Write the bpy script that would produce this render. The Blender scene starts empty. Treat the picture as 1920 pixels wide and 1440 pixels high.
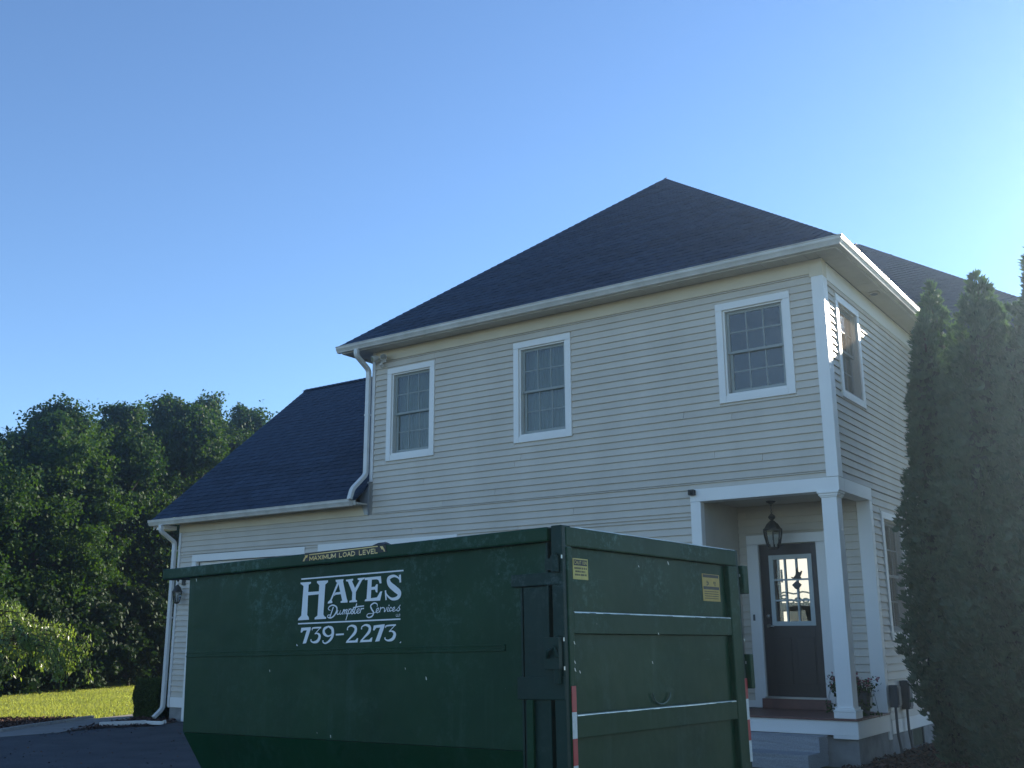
import bpy, bmesh, math, random
import numpy as np
from mathutils import Vector, Matrix

rng = np.random.default_rng(7)
random.seed(7)
SC = bpy.context.scene
COL = SC.collection

# ------------------------------------------------------------------ camera
cam_data = bpy.data.cameras.new('camera')
cam_data.sensor_fit = 'HORIZONTAL'
cam_data.sensor_width = 36.0
cam_data.lens = 36.03
cam_data.clip_end = 3000.0
cam = bpy.data.objects.new('camera', cam_data)
COL.objects.link(cam)
_r = Vector((0.8171406, 0.5764222, -0.0043219))
_u = Vector((0.1415334, -0.1933595, 0.9708658))
_f = Vector((-0.5587929, 0.7939455, 0.2395849))
CAM = Vector((4.082, -13.0, 1.52))
cam.matrix_world = Matrix(((_r.x, _u.x, -_f.x, CAM.x), (_r.y, _u.y, -_f.y, CAM.y), (_r.z, _u.z, -_f.z, CAM.z), (0, 0, 0, 1)))
SC.camera = cam

# ------------------------------------------------------------------ daylight
SUN_AZ = math.radians(12.4)      # from +Y towards +X
SUN_EL = math.radians(18.9)
world = bpy.data.worlds.new('World')
SC.world = world
world.use_nodes = True
wn = world.node_tree
wn.nodes.clear()
w_out = wn.nodes.new('ShaderNodeOutputWorld')
w_bg = wn.nodes.new('ShaderNodeBackground')
w_sky = wn.nodes.new('ShaderNodeTexSky')
w_sky.sky_type = 'NISHITA'
w_sky.sun_disc = False
w_sky.sun_elevation = SUN_EL
w_sky.sun_rotation = SUN_AZ
w_sky.altitude = 100.0
w_sky.air_density = 0.9
w_sky.dust_density = 0.0
w_sky.ozone_density = 4.0
w_bg.inputs['Strength'].default_value = 0.10
wn.links.new(w_sky.outputs['Color'], w_bg.inputs['Color'])
wn.links.new(w_bg.outputs['Background'], w_out.inputs['Surface'])

sun_data = bpy.data.lights.new('sun', 'SUN')
sun_data.energy = 5.0
sun_data.angle = math.radians(0.53)
sun_data.color = (1.0, 0.89, 0.73)
sun = bpy.data.objects.new('sun', sun_data)
COL.objects.link(sun)
SUNV = Vector((math.sin(SUN_AZ) * math.cos(SUN_EL), math.cos(SUN_AZ) * math.cos(SUN_EL), math.sin(SUN_EL)))
sun.rotation_euler = SUNV.to_track_quat('Z', 'Y').to_euler()
sun.location = (8, 30, 20)

SC.view_settings.view_transform = 'Standard'
SC.view_settings.look = 'None'
SC.view_settings.exposure = 1.30
SC.view_settings.gamma = 1.0
SC.view_settings.use_curve_mapping = False
SC.render.engine = 'CYCLES'
SC.cycles.max_bounces = 8
SC.cycles.transparent_max_bounces = 16
SC.cycles.use_denoising = True

# ------------------------------------------------------------------ materials
MATS = {}
def nmat(name):
    m = bpy.data.materials.new(name)
    m.use_nodes = True
    nt = m.node_tree
    nt.nodes.clear()
    out = nt.nodes.new('ShaderNodeOutputMaterial')
    MATS[name] = m
    return m, nt, out

def ramp(nt, fac, stops):
    r = nt.nodes.new('ShaderNodeValToRGB')
    els = r.color_ramp.elements
    while len(els) < len(stops):
        els.new(0.5)
    for e, (p, c) in zip(els, stops):
        e.position = p
        e.color = (c[0], c[1], c[2], 1)
    nt.links.new(fac, r.inputs['Fac'])
    return r.outputs['Color']

def noise(nt, scale, detail=4, rough=0.55, vec=None, stretch=None):
    tc = nt.nodes.new('ShaderNodeTexCoord')
    n = nt.nodes.new('ShaderNodeTexNoise')
    n.inputs['Scale'].default_value = scale
    n.inputs['Detail'].default_value = detail
    n.inputs['Roughness'].default_value = rough
    src = tc.outputs['Object']
    if stretch:
        mp = nt.nodes.new('ShaderNodeMapping')
        mp.inputs['Scale'].default_value = stretch
        nt.links.new(src, mp.inputs['Vector'])
        src = mp.outputs['Vector']
    nt.links.new(src, n.inputs['Vector'])
    return n.outputs['Fac']

def mixc(nt, fac, a, b, mode='MIX'):
    m = nt.nodes.new('ShaderNodeMix')
    m.data_type = 'RGBA'
    m.blend_type = mode
    for sock, v in ((m.inputs[0], fac), (m.inputs[6], a), (m.inputs[7], b)):
        if hasattr(v, 'links'):
            nt.links.new(v, sock)
        elif isinstance(v, (int, float)):
            sock.default_value = v
        else:
            sock.default_value = (v[0], v[1], v[2], 1)
    return m.outputs[2]

def mat(name, c1, c2=None, scale=6.0, rough=0.6, bump=0.0, bscale=60.0, stretch=None, spec=0.5, metal=0.0, per_obj=0.0, rough2=None):
    m, nt, out = nmat(name)
    b = nt.nodes.new('ShaderNodeBsdfPrincipled')
    nt.links.new(b.outputs[0], out.inputs['Surface'])
    b.inputs['Roughness'].default_value = rough
    b.inputs['Metallic'].default_value = metal
    b.inputs['Specular IOR Level'].default_value = spec
    if c2 is None:
        c2 = tuple(x * 0.86 for x in c1)
    n = noise(nt, scale, stretch=stretch)
    col = ramp(nt, n, [(0.3, c1), (0.72, c2)])
    if per_obj:
        oi = nt.nodes.new('ShaderNodeObjectInfo')
        hsv = nt.nodes.new('ShaderNodeHueSaturation')
        mr = nt.nodes.new('ShaderNodeMapRange')
        mr.inputs['To Min'].default_value = 1 - per_obj
        mr.inputs['To Max'].default_value = 1 + per_obj
        nt.links.new(oi.outputs['Random'], mr.inputs['Value'])
        nt.links.new(mr.outputs[0], hsv.inputs['Value'])
        nt.links.new(col, hsv.inputs['Color'])
        col = hsv.outputs['Color']
    nt.links.new(col, b.inputs['Base Color'])
    if rough2 is not None:
        mr = nt.nodes.new('ShaderNodeMapRange')
        mr.inputs['From Min'].default_value = 0.3
        mr.inputs['From Max'].default_value = 0.7
        mr.inputs['To Min'].default_value = rough
        mr.inputs['To Max'].default_value = rough2
        nt.links.new(noise(nt, scale * 2.3), mr.inputs['Value'])
        nt.links.new(mr.outputs[0], b.inputs['Roughness'])
    if bump:
        bp = nt.nodes.new('ShaderNodeBump')
        bp.inputs['Strength'].default_value = bump
        bp.inputs['Distance'].default_value = 0.01
        nt.links.new(noise(nt, bscale, 3, 0.6), bp.inputs['Height'])
        nt.links.new(bp.outputs[0], b.inputs['Normal'])
    return m

def leaf_mat(name, dark, light, transl, rough=0.5, tmix=0.35, spec=0.35):
    m, nt, out = nmat(name)
    at = nt.nodes.new('ShaderNodeAttribute')
    at.attribute_name = 'tone'
    col = ramp(nt, at.outputs['Fac'], [(0.0, dark), (1.0, light)])
    b = nt.nodes.new('ShaderNodeBsdfPrincipled')
    b.inputs['Roughness'].default_value = rough
    b.inputs['Specular IOR Level'].default_value = spec
    nt.links.new(col, b.inputs['Base Color'])
    t = nt.nodes.new('ShaderNodeBsdfTranslucent')
    tc = mixc(nt, 1.0, col, transl, 'MULTIPLY')
    nt.links.new(tc, t.inputs['Color'])
    mx = nt.nodes.new('ShaderNodeMixShader')
    mx.inputs[0].default_value = tmix
    nt.links.new(b.outputs[0], mx.inputs[1])
    nt.links.new(t.outputs[0], mx.inputs[2])
    nt.links.new(mx.outputs[0], out.inputs['Surface'])
    return m

def glass_mat(name, tint=(0.8, 0.85, 0.85), boost=0.06, rough=0.0):
    m, nt, out = nmat(name)
    tr = nt.nodes.new('ShaderNodeBsdfTransparent')
    tr.inputs['Color'].default_value = (*tint, 1)
    gl = nt.nodes.new('ShaderNodeBsdfGlossy')
    gl.inputs['Roughness'].default_value = rough
    gl.inputs['Color'].default_value = (1, 1, 1, 1)
    fr = nt.nodes.new('ShaderNodeFresnel')
    fr.inputs['IOR'].default_value = 1.5
    ad = nt.nodes.new('ShaderNodeMath')
    ad.operation = 'ADD'
    ad.use_clamp = True
    ad.inputs[1].default_value = boost
    nt.links.new(fr.outputs[0], ad.inputs[0])
    bp = nt.nodes.new('ShaderNodeBump')
    bp.inputs['Strength'].default_value = 0.06
    bp.inputs['Distance'].default_value = 0.02
    nt.links.new(noise(nt, 3.0, 1), bp.inputs['Height'])
    nt.links.new(bp.outputs[0], gl.inputs['Normal'])
    mx = nt.nodes.new('ShaderNodeMixShader')
    nt.links.new(ad.outputs[0], mx.inputs[0])
    nt.links.new(tr.outputs[0], mx.inputs[1])
    nt.links.new(gl.outputs[0], mx.inputs[2])
    nt.links.new(mx.outputs[0], out.inputs['Surface'])
    return m

def emit_mat(name, c, s):
    m, nt, out = nmat(name)
    e = nt.nodes.new('ShaderNodeEmission')
    e.inputs['Strength'].default_value = s
    n = noise(nt, 1.6, 3)
    nt.links.new(ramp(nt, n, [(0.35, c), (0.7, tuple(x * 0.82 for x in c))]), e.inputs['Color'])
    nt.links.new(e.outputs[0], out.inputs['Surface'])
    return m

M_SIDING = mat('vinyl_siding', (0.665, 0.585, 0.475), (0.58, 0.51, 0.41), 1.6, 0.5, 0.05, 90, per_obj=0.045, stretch=(1.0, 1.0, 0.35))
M_SHEATH = mat('sheathing', (0.33, 0.30, 0.25), rough=0.8)
M_TRIM = mat('white_trim', (0.89, 0.85, 0.78), (0.84, 0.80, 0.73), 2.0, 0.42, 0.03, 40)
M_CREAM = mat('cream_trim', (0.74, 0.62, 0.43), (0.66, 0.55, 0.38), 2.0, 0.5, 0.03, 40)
M_GUTTER = mat('gutter_aluminium', (0.74, 0.69, 0.61), (0.55, 0.51, 0.44), 3.5, 0.38, 0.02, 30)
M_SPOUT = mat('downspout_aluminium', (0.76, 0.73, 0.68), (0.66, 0.63, 0.58), 4.0, 0.35)
M_SOFFIT = mat('soffit_vinyl', (0.64, 0.58, 0.49), (0.56, 0.51, 0.43), 3.0, 0.55)
M_FLASH = mat('flashing_metal', (0.42, 0.43, 0.43), (0.33, 0.34, 0.34), 8.0, 0.45, metal=0.3)
M_ROOF = mat('asphalt_shingle', (0.031, 0.050, 0.084), (0.017, 0.029, 0.054), 5.0, 0.76, 0.45, 240, per_obj=0.20, spec=0.3)
M_DECK = mat('deck_paint', (0.20, 0.085, 0.065), (0.13, 0.06, 0.05), 5.0, 0.5, 0.1, 50)
M_DARKWOOD = mat('door_paint', (0.030, 0.020, 0.017), (0.022, 0.015, 0.013), 3.0, 0.42, 0.04, 50)
M_STUCCO = mat('foundation_concrete', (0.33, 0.32, 0.30), (0.22, 0.215, 0.20), 5.0, 0.9, 0.35, 50)
M_GRANITE = mat('granite', (0.40, 0.405, 0.41), (0.26, 0.265, 0.275), 70.0, 0.8, 0.5, 120)
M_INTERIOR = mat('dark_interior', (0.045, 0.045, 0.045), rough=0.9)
M_CURTAIN = mat('sheer_curtain', (0.30, 0.335, 0.28), (0.24, 0.27, 0.225), 2.0, 0.9)
M_BLIND = mat('window_shade', (0.46, 0.36, 0.25), (0.40, 0.31, 0.21), 2.0, 0.9)
M_SASH = mat('sash_vinyl', (0.52, 0.55, 0.52), (0.46, 0.49, 0.46), 2.0, 0.5)
M_GLASS = glass_mat('window_glass', (0.74, 0.82, 0.72), 0.07)
M_DOORGLASS = glass_mat('door_glass', (0.92, 0.92, 0.88), 0.03)
M_LAMPGLASS = glass_mat('lantern_glass', (0.88, 0.9, 0.88), 0.08)
M_BLACKMETAL = mat('black_metal', (0.022, 0.022, 0.020), rough=0.45, metal=0.2)
M_BRONZE = mat('aged_bronze', (0.075, 0.07, 0.058), (0.05, 0.048, 0.042), 12.0, 0.5, metal=0.5)
M_STEEL = mat('brushed_nickel', (0.5, 0.48, 0.45), rough=0.3, metal=0.9)
M_GREYBOX = mat('grey_enclosure', (0.10, 0.105, 0.105), rough=0.6)
def screen_mat(name, c, open_):
    m, nt, out = nmat(name)
    tr = nt.nodes.new('ShaderNodeBsdfTransparent')
    df = nt.nodes.new('ShaderNodeBsdfDiffuse')
    n = noise(nt, 5.0, 4)
    nt.links.new(ramp(nt, n, [(0.3, c), (0.7, tuple(x * 0.8 for x in c))]), df.inputs['Color'])
    mx = nt.nodes.new('ShaderNodeMixShader')
    mx.inputs[0].default_value = 1 - open_
    nt.links.new(tr.outputs[0], mx.inputs[1])
    nt.links.new(df.outputs[0], mx.inputs[2])
    nt.links.new(mx.outputs[0], out.inputs['Surface'])
    return m
M_SCREEN = screen_mat('insect_screen', (0.21, 0.225, 0.19), 0.74)
M_SCREEN2 = screen_mat('dusty_insect_screen', (0.40, 0.33, 0.25), 0.55)
M_DAYWIN = emit_mat('daylit_rear_window', (1.0, 0.94, 0.80), 0.50)
M_ASPHALT = mat('asphalt', (0.086, 0.090, 0.098), (0.050, 0.053, 0.060), 1.6, 0.85, 0.7, 160, spec=0.3)
M_CONCRETE = mat('path_concrete', (0.25, 0.235, 0.22), (0.19, 0.18, 0.17), 2.5, 0.9, 0.3, 120)
M_CURB = mat('pale_edging_stone', (0.34, 0.325, 0.30), (0.26, 0.25, 0.235), 9.0, 0.85, 0.3, 40)
M_SOIL = mat('soil', (0.050, 0.036, 0.026), (0.030, 0.022, 0.017), 6.0, 0.95, 0.6, 60)
M_MULCH = mat('bark_mulch', (0.115, 0.066, 0.046), (0.055, 0.036, 0.028), 14.0, 0.9, 0.3, 90)
M_LAWN = mat('lawn_ground', (0.090, 0.110, 0.030), (0.070, 0.090, 0.024), 3.0, 0.95, 0.5, 60)
M_BARK = mat('tree_bark', (0.070, 0.055, 0.042), (0.035, 0.028, 0.022), 9.0, 0.95, 0.7, 30, stretch=(1, 1, 0.3))
M_LEAF = leaf_mat('maple_leaf', (0.009, 0.032, 0.010), (0.044, 0.092, 0.020), (2.4, 2.2, 0.5), 0.6, 0.27, 0.10)
M_LEAF2 = leaf_mat('undergrowth_leaf', (0.012, 0.030, 0.013), (0.026, 0.050, 0.018), (1.6, 1.7, 0.7), 0.6, 0.2, 0.12)
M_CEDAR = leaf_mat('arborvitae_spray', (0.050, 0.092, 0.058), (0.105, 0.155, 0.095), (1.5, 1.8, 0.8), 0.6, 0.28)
M_WEEP = leaf_mat('weeping_leaf', (0.080, 0.130, 0.030), (0.190, 0.245, 0.070), (1.6, 1.7, 0.6), 0.30, 0.38, 0.6)
M_BOX = leaf_mat('hedge_leaf', (0.045, 0.060, 0.024), (0.095, 0.125, 0.040), (1.9, 1.9, 0.6), 0.55, 0.35)
M_GRASS = leaf_mat('grass_blade', (0.150, 0.190, 0.060), (0.250, 0.285, 0.105), (1.9, 1.8, 0.7), 0.6, 0.55)
M_PETAL = leaf_mat('pink_petal', (0.20, 0.030, 0.050), (0.34, 0.065, 0.09), (1.2, 1.0, 1.0), 0.6, 0.3)
M_POT = mat('dark_pot', (0.045, 0.05, 0.05), rough=0.6)

M_CHAIN = mat('dull_chain', (0.10, 0.15, 0.12), rough=0.5, metal=0.4)
# added scattering volume that stands in for lens glare towards the sun
hz, nt_, out_ = nmat('glare_air')
pv = nt_.nodes.new('ShaderNodeVolumePrincipled')
pv.inputs['Color'].default_value = (0.58, 0.78, 1.0, 1)
pv.inputs['Density'].default_value = 0.0021
pv.inputs['Anisotropy'].default_value = 0.85
nt_.links.new(pv.outputs[0], out_.inputs['Volume'])

# dumpster paint: worn enamel with chalky scuffs and some rusty nicks
def paint(name, base, base2, scuff):
    m, nt, out = nmat(name)
    b = nt.nodes.new('ShaderNodeBsdfPrincipled')
    nt.links.new(b.outputs[0], out.inputs['Surface'])
    col = ramp(nt, noise(nt, 1.1, 5, 0.6), [(0.32, base), (0.70, base2)])
    sc_ = ramp(nt, noise(nt, 3.2, 8, 0.72), [(0.60, (0, 0, 0)), (0.78, (0.45, 0.45, 0.45))])
    col = mixc(nt, sc_, col, scuff)
    rubz = mixc(nt, 1.0, ramp(nt, noise(nt, 1.5, 2), [(0.44, (0, 0, 0)), (0.58, (1, 1, 1))]), ramp(nt, noise(nt, 17.0, 9, 0.78), [(0.50, (0, 0, 0)), (0.66, (0.75, 0.75, 0.75))]), 'MULTIPLY')
    sx = nt.nodes.new('ShaderNodeSeparateXYZ')
    tc_ = nt.nodes.new('ShaderNodeTexCoord')
    nt.links.new(tc_.outputs['Object'], sx.inputs[0])
    hi = nt.nodes.new('ShaderNodeMapRange')
    hi.inputs['From Min'].default_value = 1.45
    hi.inputs['From Max'].default_value = 1.80
    hi.inputs['To Min'].default_value = 0.16
    hi.inputs['To Max'].default_value = 1.0
    nt.links.new(sx.outputs['Z'], hi.inputs['Value'])
    rubz = mixc(nt, 1.0, rubz, hi.outputs[0], 'MULTIPLY')
    col = mixc(nt, rubz, col, tuple(c * 1.5 for c in scuff))
    drip = ramp(nt, noise(nt, 6.0, 4, 0.65, stretch=(1, 1, 0.08)), [(0.56, (0, 0, 0)), (0.78, (0.24, 0.24, 0.24))])
    col = mixc(nt, drip, col, scuff)
    nick = ramp(nt, noise(nt, 26.0, 4, 0.7), [(0.735, (0, 0, 0)), (0.765, (1, 1, 1))])
    col = mixc(nt, nick, col, (0.20, 0.22, 0.19))
    scr = ramp(nt, noise(nt, 7.0, 5, 0.7, stretch=(0.25, 0.25, 6)), [(0.69, (0, 0, 0)), (0.73, (0.6, 0.6, 0.6))])
    col = mixc(nt, scr, col, scuff)
    rust = ramp(nt, noise(nt, 9.0, 6, 0.75), [(0.66, (0, 0, 0)), (0.74, (0.7, 0.7, 0.7))])
    col = mixc(nt, rust, col, (0.012, 0.022, 0.014))
    nt.links.new(col, b.inputs['Base Color'])
    rr = nt.nodes.new('ShaderNodeMapRange')
    rr.inputs['To Min'].default_value = 0.38
    b.inputs['Specular IOR Level'].default_value = 0.22
    rr.inputs['To Max'].default_value = 0.58
    nt.links.new(noise(nt, 2.2, 5, 0.65), rr.inputs['Value'])
    nt.links.new(rr.outputs[0], b.inputs['Roughness'])
    bp = nt.nodes.new('ShaderNodeBump')
    bp.inputs['Strength'].default_value = 0.32
    bp.inputs['Distance'].default_value = 0.06
    nt.links.new(noise(nt, 1.7, 3, 0.5), bp.inputs['Height'])
    nt.links.new(bp.outputs[0], b.inputs['Normal'])
    return m
M_GREEN = paint('green_enamel', (0.0003, 0.044, 0.014), (0.0005, 0.033, 0.012), (0.045, 0.105, 0.085))
M_GREENDARK = paint('weathered_green_enamel', (0.005, 0.034, 0.024), (0.008, 0.028, 0.022), (0.055, 0.085, 0.080))
M_STEELGLINT = mat('bare_steel_and_glint', (0.50, 0.55, 0.53), (0.30, 0.36, 0.34), 14.0, 0.35, metal=0.6)  # serves real paint chips and painted sun glints
M_WHITEVINYL = mat('white_vinyl_print', (0.80, 0.82, 0.82), (0.74, 0.76, 0.76), 6.0, 0.45)
M_BLACKVINYL = mat('black_vinyl', (0.018, 0.017, 0.016), rough=0.5)
M_YELLOWVINYL = mat('amber_vinyl_print', (0.86, 0.66, 0.30), (0.74, 0.48, 0.12), 7.0, 0.5)
M_STICKER = mat('yellow_sticker', (0.62, 0.52, 0.13), (0.50, 0.42, 0.11), 18.0, 0.55)
M_STICKER2 = mat('ochre_sticker', (0.52, 0.36, 0.08), (0.42, 0.29, 0.07), 18.0, 0.55)
M_REDTAPE = mat('red_reflective', (0.42, 0.030, 0.035), (0.30, 0.022, 0.028), 16.0, 0.4)
M_WHITETAPE = mat('white_reflective', (0.62, 0.66, 0.62), (0.50, 0.54, 0.50), 30.0, 0.4)

# ------------------------------------------------------------------ geometry helpers
class MB:
    def __init__(self):
        self.v = []
        self.f = []
    def add(self, vs, fs):
        o = len(self.v)
        self.v.extend([tuple(p) for p in vs])
        self.f.extend([tuple(i + o for i in f) for f in fs])
        return self
    def box(self, x0, x1, y0, y1, z0, z1):
        if x0 > x1: x0, x1 = x1, x0
        if y0 > y1: y0, y1 = y1, y0
        if z0 > z1: z0, z1 = z1, z0
        return self.add([(x0, y0, z0), (x1, y0, z0), (x1, y1, z0), (x0, y1, z0), (x0, y0, z1), (x1, y0, z1), (x1, y1, z1), (x0, y1, z1)],
                        [(3, 2, 1, 0), (4, 5, 6, 7), (0, 1, 5, 4), (1, 2, 6, 5), (2, 3, 7, 6), (3, 0, 4, 7)])
    def poly(self, pts):
        return self.add(pts, [tuple(range(len(pts)))])
    def prism(self, prof, fn0, fn1):
        """prof: list of 2d points; fn0/fn1 map a 2d point to the two end caps."""
        n = len(prof)
        vs = [fn0(p) for p in prof] + [fn1(p) for p in prof]
        fs = [tuple(reversed(range(n))), tuple(range(n, 2 * n))]
        fs += [(i, (i + 1) % n, n + (i + 1) % n, n + i) for i in range(n)]
        return self.add(vs, fs)
    def tube(self, pts, r, n=8, r1=None, flat=None):
        pts = [Vector(p) for p in pts]
        rings = []
        k = len(pts)
        prev = None
        for i, p in enumerate(pts):
            d = (pts[min(i + 1, k - 1)] - pts[max(i - 1, 0)]).normalized()
            a = prev if prev is not None else (Vector((0, 0, 1)) if abs(d.z) < 0.9 else Vector((1, 0, 0)))
            s = d.cross(a)
            if s.length < 1e-5:
                s = d.cross(Vector((0, 1, 0)))
            s.normalize()
            t = s.cross(d).normalized()
            prev = t
            rr = r if r1 is None else r + (r1 - r) * i / max(1, k - 1)
            rings.append([p + s * math.cos(2 * math.pi * j / n) * rr + t * math.sin(2 * math.pi * j / n) * rr * (flat or 1) for j in range(n)])
        vs = [q for ring in rings for q in ring]
        fs = [(i * n + j, i * n + (j + 1) % n, (i + 1) * n + (j + 1) % n, (i + 1) * n + j) for i in range(k - 1) for j in range(n)]
        fs += [tuple(reversed(range(n))), tuple((k - 1) * n + j for j in range(n))]
        return self.add(vs, fs)
    def sweep_rect(self, pts, w, h, side):
        """rectangular pipe along pts; side = fixed sideways vector."""
        pts = [Vector(p) for p in pts]
        side = Vector(side).normalized()
        k = len(pts)
        vs = []
        for i, p in enumerate(pts):
            d = (pts[min(i + 1, k - 1)] - pts[max(i - 1, 0)]).normalized()
            t = d.cross(side).normalized()
            for a, b in ((-1, -1), (1, -1), (1, 1), (-1, 1)):
                vs.append(p + side * a * w / 2 + t * b * h / 2)
        fs = [(i * 4 + j, i * 4 + (j + 1) % 4, (i + 1) * 4 + (j + 1) % 4, (i + 1) * 4 + j) for i in range(k - 1) for j in range(4)]
        fs += [(3, 2, 1, 0), tuple((k - 1) * 4 + j for j in range(4))]
        return self.add(vs, fs)
    def lathe(self, prof, c, n=12):
        vs = []
        for r, z in prof:
            for j in range(n):
                a = 2 * math.pi * j / n
                vs.append((c[0] + r * math.cos(a), c[1] + r * math.sin(a), c[2] + z))
        k = len(prof)
        fs = [(i * n + j, i * n + (j + 1) % n, (i + 1) * n + (j + 1) % n, (i + 1) * n + j) for i in range(k - 1) for j in range(n)]
        fs += [tuple(reversed(range(n))), tuple((k - 1) * n + j for j in range(n))]
        return self.add(vs, fs)
    def mesh(self, name, m, smooth=False, bevel=0.0, raw=False):
        me = bpy.data.meshes.new(name)
        me.from_pydata(self.v, [], self.f)
        if bevel:
            bm = bmesh.new()
            bm.from_mesh(me)
            bmesh.ops.bevel(bm, geom=list(bm.edges), offset=bevel, segments=2, affect='EDGES', profile=0.6, clamp_overlap=True)
            bmesh.ops.recalc_face_normals(bm, faces=bm.faces)
            bm.to_mesh(me)
            bm.free()
        elif not raw:
            bm = bmesh.new()
            bm.from_mesh(me)
            bmesh.ops.recalc_face_normals(bm, faces=bm.faces)
            bm.to_mesh(me)
            bm.free()
        if m is not None:
            me.materials.append(m)
        if smooth:
            for p in me.polygons:
                p.use_smooth = True
        me.update()
        return me

def link(name, me, parent=None):
    o = bpy.data.objects.new(name, me)
    COL.objects.link(o)
    if parent is not None:
        o.parent = parent
    return o

def part(name, mb, m, parent, smooth=False, bevel=0.0, label=None):
    o = link(name, mb.mesh(name, m, smooth, bevel, raw=name in ('pane', 'insect_screen')), parent)
    if label:
        o['label'] = label
    return o

def thing(name, label, cat, loc=(0, 0, 0), group=None):
    o = bpy.data.objects.new(name, None)
    COL.objects.link(o)
    o.location = loc
    o.empty_display_size = 0.3
    o['label'] = label
    o['category'] = cat
    if group:
        o['group'] = group
    return o

def tag(o, label, cat, group=None):
    o['label'] = label
    o['category'] = cat
    if group:
        o['group'] = group
    return o

def struct(name, mb, m):
    o = link(name, mb.mesh(name, m))
    o['kind'] = 'structure'
    return o

def quads_mesh(name, P, U, V, tone, m, shape='quad'):
    """P centres (n,3); U, V half-axis vectors (n,3). Makes n leaf faces. shape 'leaf' = pointed 4-gon, 'blade' = triangle."""
    n = len(P)
    if shape == 'leaf':
        corners = [P - V, P + U * 0.9 - V * 0.1, P + V, P - U * 0.9 - V * 0.1]
    elif shape == 'blade':
        corners = [P - U, P + U, P + V]
    else:
        corners = [P - U - V, P + U - V, P + U + V, P - U + V]
    k = len(corners)
    co = np.stack(corners, 1).reshape(-1, 3).astype(np.float32)
    me = bpy.data.meshes.new(name)
    me.vertices.add(n * k)
    me.vertices.foreach_set('co', co.ravel())
    me.loops.add(n * k)
    me.loops.foreach_set('vertex_index', np.arange(n * k, dtype=np.int32))
    me.polygons.add(n)
    me.polygons.foreach_set('loop_start', np.arange(0, n * k, k, dtype=np.int32))
    at = me.attributes.new('tone', 'FLOAT', 'FACE')
    at.data.foreach_set('value', np.clip(tone, 0, 1).astype(np.float32))
    me.materials.append(m)
    me.update(calc_edges=True)
    me.validate()
    return me

def unit(a):
    return a / np.maximum(1e-9, np.linalg.norm(a, axis=-1, keepdims=True))

def rand_dirs(n):
    return unit(rng.normal(size=(n, 3)))

def frame_from_normal(nrm, spin):
    a = np.where(np.abs(nrm[:, 2:3]) < 0.9, np.array([[0, 0, 1.0]]), np.array([[1.0, 0, 0]]))
    t = unit(np.cross(nrm, a))
    b = np.cross(nrm, t)
    c, s = np.cos(spin)[:, None], np.sin(spin)[:, None]
    return t * c + b * s, -t * s + b * c

# ------------------------------------------------------------------ ground
def sheet(name, pts, z, m):
    return struct(name, MB().poly([(x, y, z) for x, y in pts]), m)

bigN = 24
g = MB()
gv = []
for i in range(bigN + 1):
    for j in range(bigN + 1):
        gv.append((-200 + 400 * i / bigN, -200 + 400 * j / bigN, -0.03))
gf = [(i * (bigN + 1) + j, (i + 1) * (bigN + 1) + j, (i + 1) * (bigN + 1) + j + 1, i * (bigN + 1) + j + 1) for i in range(bigN) for j in range(bigN)]
g.add(gv, gf)
struct('ground', g, M_LAWN)
DRIVE = [(-12.57, -3.61), (-12.53, -2.58), (-12.62, -1.7), (-12.25, -0.95), (-12.72, -0.06), (-12.6, 0.02), (-2.1, 0.02), (-2.1, -0.9), (-0.2, -1.2), (0.4, -2.0), (6.5, -2.4), (7.5, -60.0), (-14.5, -60.0), (-12.9, -9.0)]
sheet('driveway', DRIVE, -0.004, M_ASPHALT)
PATH = [(-12.9, -9.0), (-12.57, -3.61), (-12.53, -2.58), (-13.89, -0.35), (-14.55, 0.9), (-14.75, 2.8), (-14.8, 8), (-15.9, 8), (-15.75, 2.6), (-15.13, 0.51), (-14.69, -0.86), (-14.36, -1.39), (-13.97, -2.25), (-13.42, -3.15), (-13.5, -6.0)]
sheet('path', PATH, 0.000, M_CONCRETE)
BED1 = [(-12.53, -2.58), (-12.62, -1.7), (-12.25, -0.95), (-12.72, -0.06), (-13.05, -0.02), (-13.2, 0.02), (-13.2, 7.2), (-14.6, 7.2), (-14.55, 0.9), (-13.89, -0.35)]
BED2 = [(-13.42, -3.15), (-13.97, -2.25), (-14.36, -1.39), (-14.69, -0.86), (-14.9, -0.4), (-15.4, -0.8), (-16.17, -1.62), (-17.6, -2.6), (-18.3, -4.4), (-16.5, -6.3), (-14.2, -6.2), (-13.5, -6.0)]
sheet('mulch_bed', BED1, 0.004, M_SOIL)
sheet('mulch_bed', BED2, 0.004, M_SOIL)
BED3 = [(-0.2, -1.2), (0.02, -0.02), (0.02, 5.5), (6.0, 5.5), (6.5, -2.4), (0.4, -2.0)]
sheet('mulch_bed', BED3, 0.004, M_SOIL)

# pale stone edging along the left bed
edging = thing('garden_edging', 'thin pale stone edging curving between mulch bed and concrete path', 'edging', (-14.0, -2.2, 0))
epts = [(-13.42, -3.15), (-13.7, -2.72), (-13.97, -2.25), (-14.18, -1.8), (-14.36, -1.39), (-14.52, -1.12), (-14.69, -0.86), (-14.88, -0.45)]
for (a, b) in zip(epts, epts[1:]):
    a_ = Vector((a[0] + 14.0, a[1] + 2.2, 0.02)); b_ = Vector((b[0] + 14.0, b[1] + 2.2, 0.02))
    d = (b_ - a_) * 0.96
    part('stone', MB().sweep_rect([a_, a_ + d], 0.07, 0.07, Vector((-d.y, d.x, 0))), M_CURB, edging, bevel=0.008)

def inside(px, py, poly):
    c = np.zeros(len(px), bool)
    n = len(poly)
    j = n - 1
    for i in range(n):
        xi, yi = poly[i]; xj, yj = poly[j]
        cond = ((yi > py) != (yj > py)) & (px < (xj - xi) * (py - yi) / (yj - yi + 1e-12) + xi)
        c ^= cond
        j = i
    return c

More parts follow.
